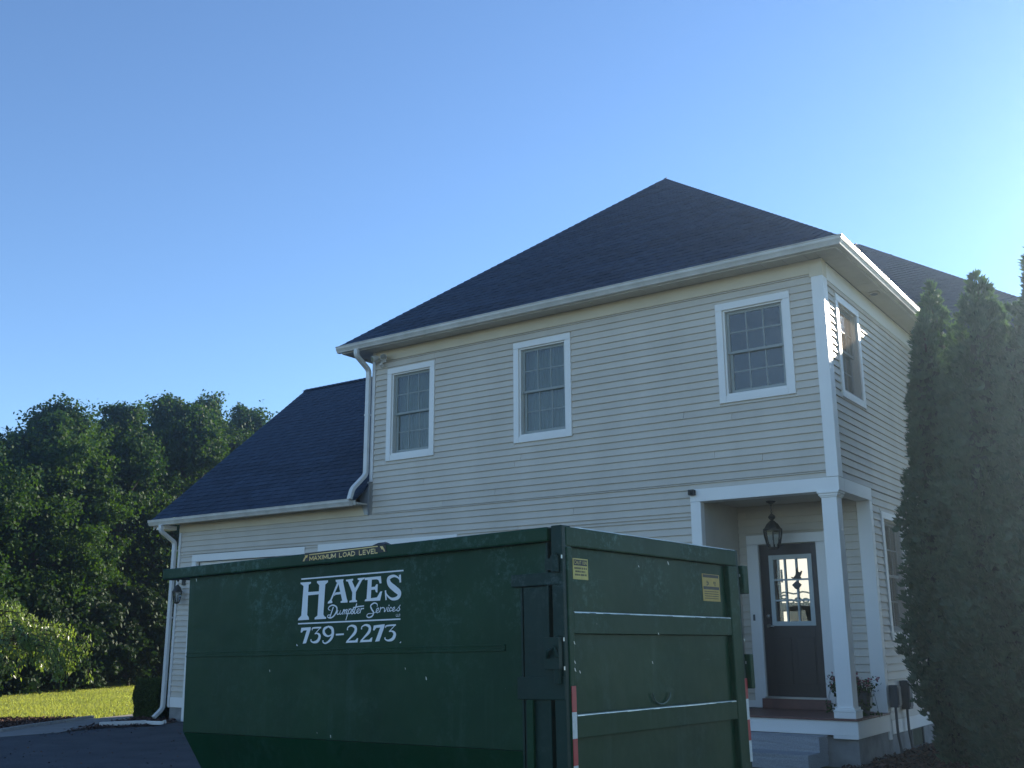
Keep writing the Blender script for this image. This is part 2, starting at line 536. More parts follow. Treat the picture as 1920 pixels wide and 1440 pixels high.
# bark chips
def chips(poly, n, name):
    xs = [p[0] for p in poly]; ys = [p[1] for p in poly]
    x = rng.uniform(min(xs), max(xs), n * 3); y = rng.uniform(min(ys), max(ys), n * 3)
    k = inside(x, y, poly)
    x = x[k][:n]; y = y[k][:n]
    n = len(x)
    P = np.stack([x, y, rng.uniform(0.008, 0.045, n)], 1)
    nr = unit(np.stack([rng.normal(0, .55, n), rng.normal(0, .55, n), np.ones(n)], 1))
    U, V = frame_from_normal(nr, rng.uniform(0, 6.28, n))
    L = rng.uniform(0.015, 0.05, (n, 1))
    me = quads_mesh(name, P, U * L * 0.5, V * L, rng.uniform(0, 1, n), M_CHIP, 'leaf')
    o = link(name, me)
    o['kind'] = 'stuff'
M_CHIP = leaf_mat('bark_chip', (0.045, 0.028, 0.022), (0.17, 0.10, 0.075), (1, 1, 1), 0.9, 0.0, 0.2)
chips(BED1, 7000, 'mulch')
chips(BED2, 16000, 'mulch')
chips([(-0.2, -1.2), (0.02, -0.02), (0.02, 3), (2.5, 3), (3, -2.1), (0.4, -2.0)], 5000, 'mulch')

# small stones and leaf bits blown onto the drive
def litter():
    n = 900
    x = np.concatenate([rng.uniform(-13, -5, 700), rng.uniform(-12.9, -11.8, 200)]); y = np.concatenate([rng.uniform(-7, 0, 700), rng.uniform(-3.2, -0.6, 200)])
    k = inside(x, y, DRIVE)
    x = x[k]; y = y[k]; n = len(x)
    P = np.stack([x, y, rng.uniform(0.003, 0.010, n)], 1)
    nr = unit(np.stack([rng.normal(0, .4, n), rng.normal(0, .4, n), np.ones(n)], 1))
    U, V = frame_from_normal(nr, rng.uniform(0, 6.28, n))
    L = rng.uniform(0.006, 0.022, (n, 1))
    o = link('leaf_litter', quads_mesh('leaf_litter', P, U * L * .7, V * L, rng.uniform(0, 1, n), M_CHIP, 'leaf'))
    o['kind'] = 'stuff'
litter()

# lawn blades where the lawn is in view
LAWN = [(-14.95, -0.35), (-15.4, -0.75), (-16.2, -1.6), (-17.7, -2.6), (-21.5, -2.2), (-26, 0), (-33, 5), (-31, 12), (-15.9, 12), (-15.8, 2.6), (-15.2, 0.51)]
def blades():
    n = 260000
    x = rng.uniform(-33, -14.9, n); y = rng.uniform(-3, 12, n)
    k = inside(x, y, LAWN)
    x = x[k]; y = y[k]
    n = len(x)
    h = rng.uniform(0.035, 0.085, n)
    a = rng.uniform(0, 6.28, n)
    P = np.stack([x, y, np.full(n, -0.03)], 1)
    U = np.stack([np.cos(a), np.sin(a), np.zeros(n)], 1) * rng.uniform(0.006, 0.013, n)[:, None]
    V = np.stack([rng.normal(0, .4, n) * h, rng.normal(0, .4, n) * h, h], 1)
    patch = 0.5 + 0.22 * np.sin(x * 1.3 + y * 0.7) * np.sin(y * 1.1 - x * 0.4)
    me = quads_mesh('lawn_grass', P, U, V, patch + rng.normal(0, .25, n), M_GRASS, 'blade')
    o = link('lawn_grass', me)
    o['kind'] = 'stuff'
blades()

# ------------------------------------------------------------------ house
house = thing('house', 'two storey beige clapboard house with dark shingled hip roof and attached garage', 'house')

CP = 0.1016        # clapboard course
Z0 = 0.0264

class Frame:
    """u to the right as seen from outside, w up, d outwards."""
    def __init__(self, kind, off=0.0):
        self.kind = kind; self.off = off
    def box(self, mb, u0, u1, w0, w1, d0, d1):
        if self.kind == 'front':
            mb.box(u0, u1, self.off - d1, self.off - d0, w0, w1)
        else:
            mb.box(self.off + d0, self.off + d1, u0, u1, w0, w1)
        return mb
    def pt(self, u, w, d):
        return (u, self.off - d, w) if self.kind == 'front' else (self.off + d, u, w)
FRONT = Frame('front')
SIDE = Frame('side')
PORCHBACK = Frame('front', 1.315)

# wall sheathing with openings (also keeps the inside dark)
def holed(fr, u0, u1, w0, w1, holes, d0, d1, mb=None):
    mb = mb or MB()
    us = sorted({u0, u1, *[h[0] for h in holes], *[h[1] for h in holes]})
    ws = sorted({w0, w1, *[h[2] for h in holes], *[h[3] for h in holes]})
    us = [u for u in us if u0 <= u <= u1]; ws = [w for w in ws if w0 <= w <= w1]
    for a, b in zip(us, us[1:]):
        run = None
        for c, d in zip(ws, ws[1:]):
            mu, mw = (a + b) / 2, (c + d) / 2
            solid = not any(h[0] < mu < h[1] and h[2] < mw < h[3] for h in holes)
            if solid:
                fr.box(mb, a, b, c, d, d0, d1)
    return mb

WINS = {  # outer casing u0,u1,w0,w1
    'a': (-7.713, -6.650, 4.453, 6.087),
    'b': (-5.020, -3.945, 4.467, 6.095),
    'c': (-1.530, -0.447, 4.640, 6.070),
}
SWIN = (0.445, 1.475, 4.625, 6.075)
SLOW = (1.720, 2.780, 1.455, 3.212)
GD = [(-12.73, -9.60, 0.0, 3.105), (-9.27, -6.14, 0.0, 3.12)]
PORCH = (-2.05, 0.0, 0.0, 3.49)
fh = [w for w in WINS.values()] + [(-13.2, -8.1, 3.72, 7.0), (GD[0][0], GD[0][1], 0, 3.1), (GD[1][0], GD[1][1], 0, 3.1), (-1.93, 0.0, 0.24, 3.36)]
inset = lambda h, e=0.09: (h[0] + e, h[1] - e, h[2] + e, h[3] - e)
fh2 = [inset(w) for w in WINS.values()] + [(-13.3, -8.1, 3.72, 7.0), (GD[0][0] + .1, GD[0][1] - .1, 0.0, 3.0), (GD[1][0] + .1, GD[1][1] - .1, 0.0, 3.0), (-1.93, 0.0, 0.0, 3.36)]
wall_front = part('front_wall', holed(FRONT, -13.17, -0.02, 0.24, 6.44, fh2, -0.14, -0.001), M_SHEATH, house)
sh2 = [inset(SWIN), inset(SLOW), (0.0, 1.30, 0.0, 3.36)]
wall_side = part('side_wall', holed(SIDE, 0.01, 6.25, 0.24, 6.44, sh2, -0.16, -0.02), M_SHEATH, house)
mbx = MB()
mbx.box(-8.1, -7.96, 0.14, 15.5, 3.0, 6.44)            # left wall of the tall part
mbx.box(-13.17, -13.03, 0.14, 7.2, 0.24, 3.75)         # garage end wall
mbx.prism([(0.0, 3.75), (7.2, 3.75), (3.64, 6.85)], lambda p: (-13.17, p[0], p[1]), lambda p: (-13.03, p[0], p[1]))
mbx.box(-13.03, -8.1, 7.06, 7.2, 0.24, 3.75)
mbx.box(-8.1, 2.12, 15.36, 15.5, 0.24, 6.44)
mbx.box(-0.16, 2.12, 6.25, 6.4, 0.0, 6.44)             # wing front wall
mbx.box(1.98, 2.12, 6.4, 15.36, 0.0, 6.44)
mbx.box(-7.96, -0.17, 0.15, 15.36, 6.405, 6.44)
mbx.box(-7.96, -0.16, 0.15, 15.36, 3.40, 3.50)         # upper floor
part('rear_walls', mbx, M_SIDING, house)

# porch walls
pw = MB()
pw.box(-2.05, -1.93, 0.14, 1.46, 0.24, 3.36)
wall_pl = part('porch_side_wall', pw, M_SOFFIT, house)
DOOR = (-1.63, -0.79, 0.70, 2.79)
wall_porch = part('porch_wall', holed(PORCHBACK, -1.93, -0.16, 0.535, 3.36, [DOOR], -0.14, -0.001), M_SHEATH, house)

nboard = [0]
def board_mesh(fr, u0, u1, z0, z1, tilt):
    """one clapboard: thick lower lip, thin top, slightly hollow like vinyl."""
    mb = MB()
    prof = [(0.000, z0), (0.0215 + tilt, z0), (0.0228 + tilt, z0 + 0.006), (0.0215 + tilt, z0 + 0.011), (0.0015, z1), (0.000, z1)]
    prof = [(d, z) for d, z in prof]
    n = 4 if u1 - u0 > 0.9 else 1
    k = len(prof)
    for i in range(n + 1):
        u = u0 + (u1 - u0) * i / n
        w = random.uniform(-.0012, .0012); s = random.uniform(-.0012, .0012)
        for d, z in prof:
            mb.v.append(fr.pt(u, z + (s if d > .01 else 0), d + (w if d > .01 else 0)))
    mb.f.append(tuple(reversed(range(k))))
    mb.f.append(tuple(n * k + i for i in range(k)))
    for i in range(n):
        mb.f += [(i * k + j, i * k + (j + 1) % k, (i + 1) * k + (j + 1) % k, (i + 1) * k + j) for j in range(k)]
    return mb

def courses(fr, parent, u0, u1, w0, w1, holes, seams=True, minlen=0.05, stuff=None):
    k0 = int(math.floor((w0 - Z0) / CP)); k1 = int(math.ceil((w1 - Z0) / CP))
    for k in range(k0, k1):
        a = max(w0, Z0 + k * CP); b = min(w1, Z0 + (k + 1) * CP)
        if b - a < 0.012:
            continue
        segs = [(u0, u1)]
        for h in holes:
            if h[2] < b - 0.004 and h[3] > a + 0.004:
                # course partly covered by the opening: board is notched, take the larger uncovered part
                if h[2] > a + 0.03 and h[2] < b: # opening starts inside this course
                    pass
                new = []
                for s in segs:
                    if h[1] <= s[0] or h[0] >= s[1]:
                        new.append(s); continue
                    if h[0] > s[0]: new.append((s[0], h[0]))
                    if h[1] < s[1]: new.append((h[1], s[1]))
                segs = new
        # the slice of the course above / below an opening edge
        extra = []
        for h in holes:
            if a + 0.004 < h[2] < b - 0.004:
                extra.append((max(u0, h[0]), min(u1, h[1]), a, h[2]))
            if a + 0.004 < h[3] < b - 0.004:
                extra.append((max(u0, h[0]), min(u1, h[1]), h[3], b))
        out = []
        for s in segs:
            if seams and s[1] - s[0] > 2.6 and random.random() < 0.8:
                c = random.uniform(s[0] + 0.8, s[1] - 0.8)
                out += [(s[0], c, 0.0), (c + 0.005, s[1], 0.0012)]
            else:
                out.append((s[0], s[1], 0.0))
        for s0, s1, t in out:
            if s1 - s0 < minlen: continue
            mb = board_mesh(fr, s0, s1, a, b, t + random.uniform(-0.0008, 0.0008))
            if stuff is not None:
                stuff.add(mb.v, mb.f)
            else:
                part('siding_board', mb, M_SIDING, parent); nboard[0] += 1
        for s0, s1, za, zb in extra:
            if zb - za < 0.015: continue
            mb = board_mesh(fr, s0, s1, za, zb, 0)
            if stuff is not None:
                stuff.add(mb.v, mb.f)
            else:
                part('siding_board', mb, M_SIDING, parent); nboard[0] += 1

hid = MB()
up_holes = list(WINS.values())
courses(FRONT, wall_front, -8.00, -0.132, 3.56, 6.25, up_holes + [(-2.05, 0.1, 0.0, 3.49)])
courses(FRONT, wall_front, -13.10, -2.05, 3.12, 3.56, [])
courses(FRONT, wall_front, -2.05, -0.132, 3.49, 3.56, [], seams=False)
courses(FRONT, wall_front, -13.10, -12.73, 0.43, 3.12, [], seams=False)
courses(FRONT, wall_front, -9.60, -9.27, 2.85, 3.12, [], seams=False)
courses(FRONT, wall_front, -6.14, -2.05, 2.30, 3.12, [], seams=True)
courses(FRONT, hid, -6.14, -2.05, 0.43, 2.30, [], seams=False, stuff=hid)
courses(FRONT, hid, -9.60, -9.27, 0.43, 2.85, [], seams=False, stuff=hid)
o = part('lower_siding', hid, M_SIDING, house); o['kind'] = 'stuff'
courses(SIDE, wall_side, 0.150, 6.23, 3.49, 6.20, [SWIN], seams=False)
courses(SIDE, wall_side, 1.38, 6.23, 0.43, 3.49, [SLOW], seams=False)
courses(PORCHBACK, wall_porch, -1.925, -1.80, 0.60, 3.36, [], seams=False)
courses(PORCHBACK, wall_porch, -0.62, -0.165, 0.60, 3.36, [], seams=False)
courses(PORCHBACK, wall_porch, -1.80, -0.62, 2.93, 3.36, [], seams=False)

# trim boards
def trim(name, boxes, m=M_TRIM, bevel=0.004, label=None, parent=house):
    mb = MB()
    for b in boxes:
        mb.box(*b)
    return part(name, mb, m, parent, bevel=bevel, label=label)
trim('corner_board', [(-0.132, 0.027, -0.030, 0.148, 3.492, 6.20)])
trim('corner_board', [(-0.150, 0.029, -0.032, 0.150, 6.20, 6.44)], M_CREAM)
trim('corner_post', [(-8.085, -8.052, -0.02, 0.05, 4.13, 6.44), (-8.046, -8.004, -0.033, 0.05, 4.13, 6.44)], M_SPOUT)
trim('corner_post', [(-13.185, -13.150, -0.02, 0.06, 0.26, 3.72), (-13.145, -13.102, -0.033, 0.06, 0.24, 3.56)], M_SPOUT)
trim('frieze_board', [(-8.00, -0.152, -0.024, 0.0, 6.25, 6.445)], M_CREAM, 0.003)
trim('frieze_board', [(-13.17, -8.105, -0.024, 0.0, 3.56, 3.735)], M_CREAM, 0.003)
trim('frieze_board', [(0.0, 0.014, 0.152, 6.2, 6.20, 6.445)], M_TRIM, 0.003)
trim('skirt_board', [(-13.10, -12.73, -0.022, 0.0, 0.245, 0.43)])
trim('skirt_board', [(0.0, 0.022, 1.385, 6.2, 0.26, 0.43)])
trim('foundation', [(-13.14, -2.0, 0.014, 0.30, -0.3, 0.24), (-13.14, -12.9, 0.30, 7.1, -0.3, 0.24)], M_STUCCO, 0.01)
trim('foundation', [(-1.96, -0.004, 0.02, 1.30, -0.3, 0.325), (-0.3, -0.006, 1.30, 6.2, -0.3, 0.26)], M_STUCCO, 0.01)
flash = MB()
flash.prism([(-8.30, 3.88), (-8.10, 4.14), (-8.10, 3.57), (-8.16, 3.57)], lambda p: (p[0], -0.034, p[1]), lambda p: (p[0], -0.026, p[1]))
flash.box(-8.098, -8.086, -0.03, 0.03, 3.56, 4.14)
part('flashing', flash, M_FLASH, house)

# ---------------- windows
def window(fr, u0, u1, w0, w1, curtain, label=None, cas=0.098, screen=True):
    fb = lambda mb, *a: fr.box(mb, *a)
    # casing
    c = MB()
    fb(c, u0, u0 + cas, w0, w1 - cas - 0.001, -0.06, 0.034)
    fb(c, u1 - cas, u1, w0, w1 - cas - 0.001, -0.06, 0.034)
    fb(c, u0, u1, w1 - cas, w1, -0.06, 0.036)
    fb(c, u0 + cas + .001, u1 - cas - .001, w0, w0 + cas, -0.06, 0.032)
    win = part('window', c, M_TRIM, house, bevel=0.004, label=label)
    f = MB()
    i0, i1, j0, j1 = u0 + cas, u1 - cas, w0 + cas, w1 - cas
    e = 0.030
    fb(f, i0 + .001, i0 + e, j0 + .001, j1 - .001, -0.12, 0.006)
    fb(f, i1 - e, i1 - .001, j0 + .001, j1 - .001, -0.12, 0.006)
    fb(f, i0 + e + .001, i1 - e - .001, j1 - e * .8, j1 - .001, -0.12, 0.005)
    fb(f, i0 + e + .001, i1 - e - .001, j0 + .001, j0 + e, -0.12, 0.010)
    part('frame', f, M_TRIM, win, bevel=0.003)
    if screen:
        sm = MB()
        sd_, se = (0.001, e) if fr is FRONT else (0.014, .004)
        sm.poly([fr.pt(i0 + se, j0 + se, sd_), fr.pt(i1 - se, j0 + se, sd_), fr.pt(i1 - se, j1 - se * .8, sd_), fr.pt(i0 + se, j1 - se * .8, sd_)])
        part('insect_screen', sm, M_SCREEN if fr is FRONT else M_SCREEN2, win)
    # dark room behind
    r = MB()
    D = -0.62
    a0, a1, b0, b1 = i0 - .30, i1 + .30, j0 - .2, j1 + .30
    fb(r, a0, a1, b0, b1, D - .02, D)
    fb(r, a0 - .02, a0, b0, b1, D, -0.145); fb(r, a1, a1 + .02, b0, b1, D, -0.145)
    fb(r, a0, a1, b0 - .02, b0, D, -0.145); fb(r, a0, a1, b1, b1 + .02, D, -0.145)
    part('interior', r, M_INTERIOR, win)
    # sashes
    mid = (j0 + j1) / 2 + 0.005
    g0, g1 = i0 + e + .002, i1 - e - .002
    for (s0, s1, d, lower) in ((mid - 0.02, j1 - e * .8 - .002, -0.045, False), (j0 + e + .002, mid + 0.02, -0.082, True)):
        st = 0.042; rail = 0.036; br = 0.06 if lower else rail
        if lower:
            gg0, gg1 = g0 + 0.012, g1 - 0.012
        else:
            gg0, gg1 = g0, g1
        s = MB()
        fb(s, gg0, gg0 + st, s0, s1, d - .03, d)
        fb(s, gg1 - st, gg1, s0, s1, d - .03, d)
        fb(s, gg0 + st, gg1 - st, s0, s0 + br, d - .03, d - .001)
        fb(s, gg0 + st, gg1 - st, s1 - rail, s1, d - .03, d - .001)
        p0, p1, q0, q1 = gg0 + st, gg1 - st, s0 + br, s1 - rail
        mu = 0.017
        for t in (1, 2):
            x = p0 + (p1 - p0) * t / 3
            fb(s, x - mu / 2, x + mu / 2, q0, q1, d - .020, d - .006)
        y = (q0 + q1) / 2
        fb(s, p0, p1, y - mu / 2, y + mu / 2, d - .021, d - .005)
        part('sash', s, M_SASH, win, bevel=0.0)
        for i in range(3):
            for j in range(2):
                pm = MB()
                x0, x1 = p0 + (p1 - p0) * i / 3, p0 + (p1 - p0) * (i + 1) / 3
                y0, y1 = q0 + (q1 - q0) * j / 2, q0 + (q1 - q0) * (j + 1) / 2
                pm.poly([fr.pt(x0, y0, d - .013), fr.pt(x1, y0, d - .013), fr.pt(x1, y1, d - .013), fr.pt(x0, y1, d - .013)])
                part('pane', pm, M_GLASS, win)
    if curtain:
        cm = MB()
        n = 90
        top, bot = j1 + .02, j0 + .02
        pts = []
        for i in range(n + 1):
            u = i0 + (i1 - i0) * i / n
            dd = -0.20 + 0.022 * math.sin(i * 0.9) + 0.012 * math.sin(i * 2.3 + 1) if curtain == 'sheer' else -0.15
            pts.append((u, dd))
        vs = [fr.pt(u, top, d) for u, d in pts] + [fr.pt(u, bot, d * 1.02) for u, d in pts]
        cm.add(vs, [(i, i + 1, n + 2 + i, n + 1 + i) for i in range(n)])
        part('curtain' if curtain == 'sheer' else 'window_shade', cm, M_CURTAIN if curtain == 'sheer' else M_BLIND, win, smooth=True)
    return win
window(FRONT, *WINS['a'], 'sheer', 'upper window nearest the garage roof, with sheer curtain')
window(FRONT, *WINS['b'], 'sheer', 'middle upper window with sheer curtain')
window(FRONT, *WINS['c'], None, 'upper window above the porch, dark inside')
window(SIDE, *SWIN, 'shade', 'upper side window with sunlit tan shade')
window(SIDE, *SLOW, None, 'lower side window half hidden by the evergreens')

# ---------------- garage doors
for (x0, x1, z0, z1) in GD:
    c = MB()
    c.box(x0, x0 + .12, -0.024, 0.06, 0.0, z1 - .14); c.box(x1 - .12, x1, -0.024, 0.06, 0.0, z1 - .14); c.box(x0, x1, -0.026, 0.06, z1 - .135, z1)
    gd = part('garage_door', c, M_TRIM, house, bevel=0.004)
    h = (z1 - .14) / 4
    for r in range(4):
        pm = MB()
        pm.box(x0 + .125, x1 - .125, 0.075, 0.11, r * h + .004, (r + 1) * h - .004)
        for q in range(4):
            w = (x1 - x0 - .25) / 4
            pm.box(x0 + .125 + q * w + .08, x0 + .125 + (q + 1) * w - .08, 0.062, 0.074, r * h + .09, (r + 1) * h - .09)
        part('door_panel', pm, M_TRIM, gd, bevel=0.004)

# ---------------- soffits and fascia
def soffit_run(x0, x1, y0, y1, z, along):
    L = (x1 - x0) if along == 'x' else (y1 - y0)
    n = max(1, round(L / 0.305))
    for i in range(n):
        mb = MB()
        if along == 'x':
            a, b = x0 + L * i / n, x0 + L * (i + 1) / n - 0.004
            mb.box(a, a + (b - a) / 2 - .004, y0, y1, z, z + .01); mb.box(a + (b - a) / 2 + .004, b, y0, y1, z, z + .01); mb.box(a, b, y0, y1, z + .0095, z + .014)
        else:
            a, b = y0 + L * i / n, y0 + L * (i + 1) / n - 0.004
            mb.box(x0, x1, a, a + (b - a) / 2 - .004, z, z + .01); mb.box(x0, x1, a + (b - a) / 2 + .004, b, z, z + .01); mb.box(x0, x1, a, b, z + .0095, z + .014)
        part('soffit_panel', mb, M_SOFFIT, soffit)
soffit = part('soffit', MB().box(-8.50, 0.30, -0.30, 0.0, 6.462, 6.475).box(-8.50, -8.10, 0.0, 13.6, 6.462, 6.475).box(0.02, 0.30, 0.0, 6.0, 6.462, 6.475).box(-13.55, -8.1, -0.30, 0.0, 3.746, 3.758).box(0.31, 2.47, 5.9, 6.25, 6.462, 6.475).box(2.12, 2.47, 6.25, 15.6, 6.462, 6.475), M_SOFFIT, house)
soffit_run(-8.50, 0.02, -0.305, -0.024, 6.446, 'x')
soffit_run(0.022, 0.305, -0.305, 5.9, 6.446, 'y')
soffit_run(-13.55, -8.10, -0.305, -0.022, 3.732, 'x')
trim('fascia', [(-8.53, 0.318, -0.330, -0.308, 6.425, 6.56)], M_GUTTER, 0.003)
trim('fascia', [(0.308, 0.330, -0.306, 5.85, 6.425, 6.56)], M_GUTTER, 0.003)
trim('fascia', [(-8.545, -8.53, -0.33, 13.6, 6.425, 6.56)], M_GUTTER, 0.003)
trim('fascia', [(-13.60, -8.11, -0.330, -0.308, 3.71, 3.80)], M_GUTTER, 0.003)
trim('fascia', [(2.47, 2.49, 5.86, 15.6, 6.42, 6.56), (0.46, 2.47, 5.86, 5.88, 6.42, 6.56)], M_GUTTER, 0.003)

# ---------------- gutters (ogee profile)
GPROF = [(0.0, 0.0), (0.0, -0.105), (0.066, -0.105), (0.074, -0.085), (0.088, -0.060), (0.100, -0.045), (0.104, -0.030), (0.104, -0.008), (0.116, -0.004), (0.116, 0.004), (0.100, 0.004), (0.094, -0.006), (0.010, -0.02), (0.010, 0.0)]
gm = MB()
gm.prism(GPROF, lambda p: (-8.60, -0.332 - p[0], 6.545 + p[1]), lambda p: (0.332 + p[0], -0.332 - p[0], 6.545 + p[1]))
part('gutter', gm, M_GUTTER, house)
gm = MB()
gm.prism(GPROF, lambda p: (0.332 + p[0], -0.332 - p[0], 6.5448 + p[1]), lambda p: (0.332 + p[0], 5.84, 6.5448 + p[1]))
part('gutter', gm, M_GUTTER, house)
gm = MB()
gm.prism(GPROF, lambda p: (-13.66, -0.332 - p[0], 3.80 + p[1]), lambda p: (-8.16, -0.332 - p[0], 3.80 + p[1]))
part('gutter', gm, M_GUTTER, house)

# ---------------- downspouts
def spout(pts, straps=()):
    d = MB()
    d.sweep_rect(pts, 0.082, 0.062, (1, 0, 0))
    o = part('downspout', d, M_SPOUT, house, bevel=0.006)
    for z, x in straps:
        part('strap', MB().box(x - .052, x + .052, -0.092, -0.018, z, z + .03), M_SPOUT, o)
def rounded(pts, r=0.06, n=4):
    pts = [Vector(p) for p in pts]
    out = [pts[0]]
    for a, b, c in zip(pts, pts[1:], pts[2:]):
        p = b + (a - b).normalized() * min(r, (a - b).length / 2.2)
        q = b + (c - b).normalized() * min(r, (c - b).length / 2.2)
        for i in range(n + 1):
            t = i / n
            out.append(p * (1 - t) ** 2 + b * 2 * t * (1 - t) + q * t * t)
    out.append(pts[-1])
    return out
spout(rounded([(-8.13, -0.39, 6.45), (-8.13, -0.39, 6.33), (-8.135, -0.058, 6.13), (-8.135, -0.058, 4.26), (-8.15, -0.36, 3.98), (-8.17, -0.40, 3.80)]), [(5.3, -8.135)])
spout(rounded([(-13.28, -0.39, 3.70), (-13.28, -0.39, 3.58), (-13.245, -0.065, 3.37), (-13.245, -0.065, 0.22), (-13.29, -0.22, 0.06)]), [(1.9, -13.245), (3.2, -13.245)])

# ---------------- roofs
ZE = 6.565
A_ = Vector((-4.06, 3.77, 10.15)); B_ = Vector((-4.06, 9.6, 10.15))
FL = Vector((-8.575, -0.36, ZE)); FR = Vector((0.36, -0.36, ZE)); BR = Vector((0.36, 13.75, ZE)); BL = Vector((-8.575, 13.75, ZE))
WC = Vector((2.54, 5.82, ZE)); WA = Vector((-2.49, 10.88, 10.73)); WB = Vector((2.54, 15.94, ZE)); WL = Vector((-7.5, 5.82, ZE)); WLr = Vector((-7.5, 10.88, 10.73)); WLb = Vector((-7.5, 15.94, ZE))
GL = Vector((-13.64, -0.36, 3.815)); GR = Vector((-8.09, -0.36, 3.815)); GRt = Vector((-8.09, 3.64, 7.27)); GLt = Vector((-13.64, 3.64, 7.27)); GLb = Vector((-13.64, 7.6, 3.815)); GRb = Vector((-8.09, 7.6, 3.815))
def roofslab(polys, t=0.03):
    mb = MB()
    for p in polys:
        n = (p[1] - p[0]).cross(p[-1] - p[0]).normalized()
        if n.z < 0: n = -n
        lo = [q - n * t - Vector((0, 0, 0.004)) for q in p]
        k = len(p)
        hi = [q - n * 0.004 for q in p]
        mb.add(hi + lo, [tuple(range(k)), tuple(reversed(range(k, 2 * k)))] + [(i, (i + 1) % k, k + (i + 1) % k, k + i) for i in range(k)])
    return mb
roof = part('roof', roofslab([[FL, FR, A_], [FR, BR, B_, A_], [BL, FL, A_, B_], [BR, BL, B_]]), M_ROOF, house)
wroof = part('rear_roof', roofslab([[WL, WC, WA, WLr], [WC, WB, WA], [WB, WLb, WLr, WA]]), M_ROOF, house)
groof = part('garage_roof', roofslab([[GL, GR, GRt, GLt], [GLb, GRb, GRt, GLt]]), M_ROOF, house)
EXPO = 0.143
def shingle_mesh(u, v, n, o, L, Lt0, Lt1, seed):
    """a metre strip: wedge slab with a few raised laminated tabs. o lower-left corner; top edge may be shorter (hips)."""
    rr = random.Random(seed)
    mb = MB()
    up = EXPO + 0.02
    def P(a, b, h): return o + u * a + v * b + n * h
    def wedge(a0, a1, b0, b1, h0, h1, t0=None, t1=None):
        t0 = a0 if t0 is None else t0; t1 = a1 if t1 is None else t1
        mb.add([P(a0, b0, -0.002), P(a1, b0, -0.002), P(t1, b1, -0.002), P(t0, b1, -0.002), P(a0, b0, h0), P(a1, b0, h0), P(t1, b1, h1), P(t0, b1, h1)],
               [(4, 5, 6, 7), (0, 1, 5, 4), (1, 2, 6, 5), (3, 0, 4, 7)])
    wedge(0.001, L - 0.001, 0, up, 0.011, 0.003, Lt0, Lt1)
    a = rr.uniform(0.0, 0.12)
    while a < L - 0.08:
        w = min(rr.uniform(0.10, 0.22), L - a - 0.01)
        if a > Lt0 - 0.02 and a + w < Lt1 + 0.02 and w > 0.05:
            wedge(a, a + w, -0.001, EXPO * 0.97, 0.0155, 0.008)
        a += w + rr.uniform(0.07, 0.17)
    return mb
n_sh = [0]
def shingle(poly_fn, origin, u, v, vmax, parent, stuff, cam_first=True, limit=300):
    n = u.cross(v).normalized()
    k = 0
    while k * EXPO < vmax - 0.02:
        b = k * EXPO
        a0, a1 = poly_fn(b)
        t0, t1 = poly_fn(min(b + EXPO + 0.02, vmax))
        a = a0
        step = 1.0
        first = random.uniform(0.35, 1.0)
        while a < a1 - 0.02:
            e = min(a + (first if a == a0 else step), a1)
            if a1 - e < 0.12: e = a1
            o = origin + u * a + v * b
            L = e - a
            lt0 = max(0.0, t0 - a) if a == a0 else 0.0
            lt1 = L if e < a1 else max(0.02, t1 - a)
            lt0 = min(lt0, L); lt1 = max(min(lt1, L), lt0)
            mb = shingle_mesh(u, v, n, o, L, lt0, lt1, random.random())
            if n_sh[0] < limit and stuff is None:
                part('shingle', mb, M_ROOF, parent); n_sh[0] += 1
            else:
                OVER[parent.name].add(mb.v, mb.f)
            a = e
        k += 1
OVER = {'roof': MB(), 'rear_roof': MB(), 'garage_roof': MB()}
# main front slope (a triangle)
uu = Vector((1, 0, 0)); vv = (Vector((A_.x, A_.y, A_.z)) - Vector((A_.x, FL.y, ZE))); vlen = vv.length; vv.normalize()
W = FR.x - FL.x
shingle(lambda b: ((A_.x - FL.x) * b / vlen, W - (FR.x - A_.x) * b / vlen), FL.copy(), uu, vv, vlen, roof, None, limit=200)
vg = (GLt - GL); glen = vg.length; vg.normalize()
n_before = n_sh[0]
shingle(lambda b: (0.0, GR.x - GL.x), GL.copy(), uu, vg, glen, groof, None, limit=290)
vw = (Vector((WC.x, WA.y, WA.z)) - Vector((WC.x, WC.y, ZE))); wlen = vw.length; vw.normalize()
shingle(lambda b: (6.0 - 0.0, (WC.x - WL.x) - (WC.x - WA.x) * b / wlen), WL.copy(), uu, vw, wlen, wroof, True)
# right-hand slope of the main roof, seen edge on
vr = (Vector((A_.x, FR.y, A_.z)) - Vector((FR.x, FR.y, ZE))); rlen = vr.length; vr.normalize()
ur = Vector((0, 1, 0))
shingle(lambda b: ((A_.y - FR.y) * b / rlen, 6.0), FR.copy(), ur, vr, rlen, roof, True)
for nm, mb in OVER.items():
    if mb.v:
        o = part('shingles', mb, M_ROOF, bpy.data.objects[nm]); o['kind'] = 'stuff'
# hip and ridge caps
caps = {'roof': [(FL, A_), (FR, A_), (A_, B_)], 'rear_roof': [(WC, WA), (WA, WLr)], 'garage_roof': [(GLt, GRt)]}
for nm, runs in caps.items():
    mb = MB()
    for p, q in runs:
        d = q - p; L = d.length; d.normalize()
        s = d.cross(Vector((0, 0, 1))).normalized(); up = s.cross(d).normalized()
        k = int(L / EXPO)
        for i in range(k):
            a = p + d * (i * EXPO); b = p + d * ((i + 1) * EXPO + 0.03)
            w, dr = 0.13, 0.075
            mb.add([a + up * .022 , a + s * w - up * (dr - .022), a - s * w - up * (dr - .022), b + up * .012, b + s * w - up * (dr - .010), b - s * w - up * (dr - .010)],
                   [(0, 1, 4, 3), (0, 3, 5, 2), (0, 2, 1)])
    o = part('ridge_cap', mb, M_ROOF, bpy.data.objects[nm]); o['kind'] = 'stuff'
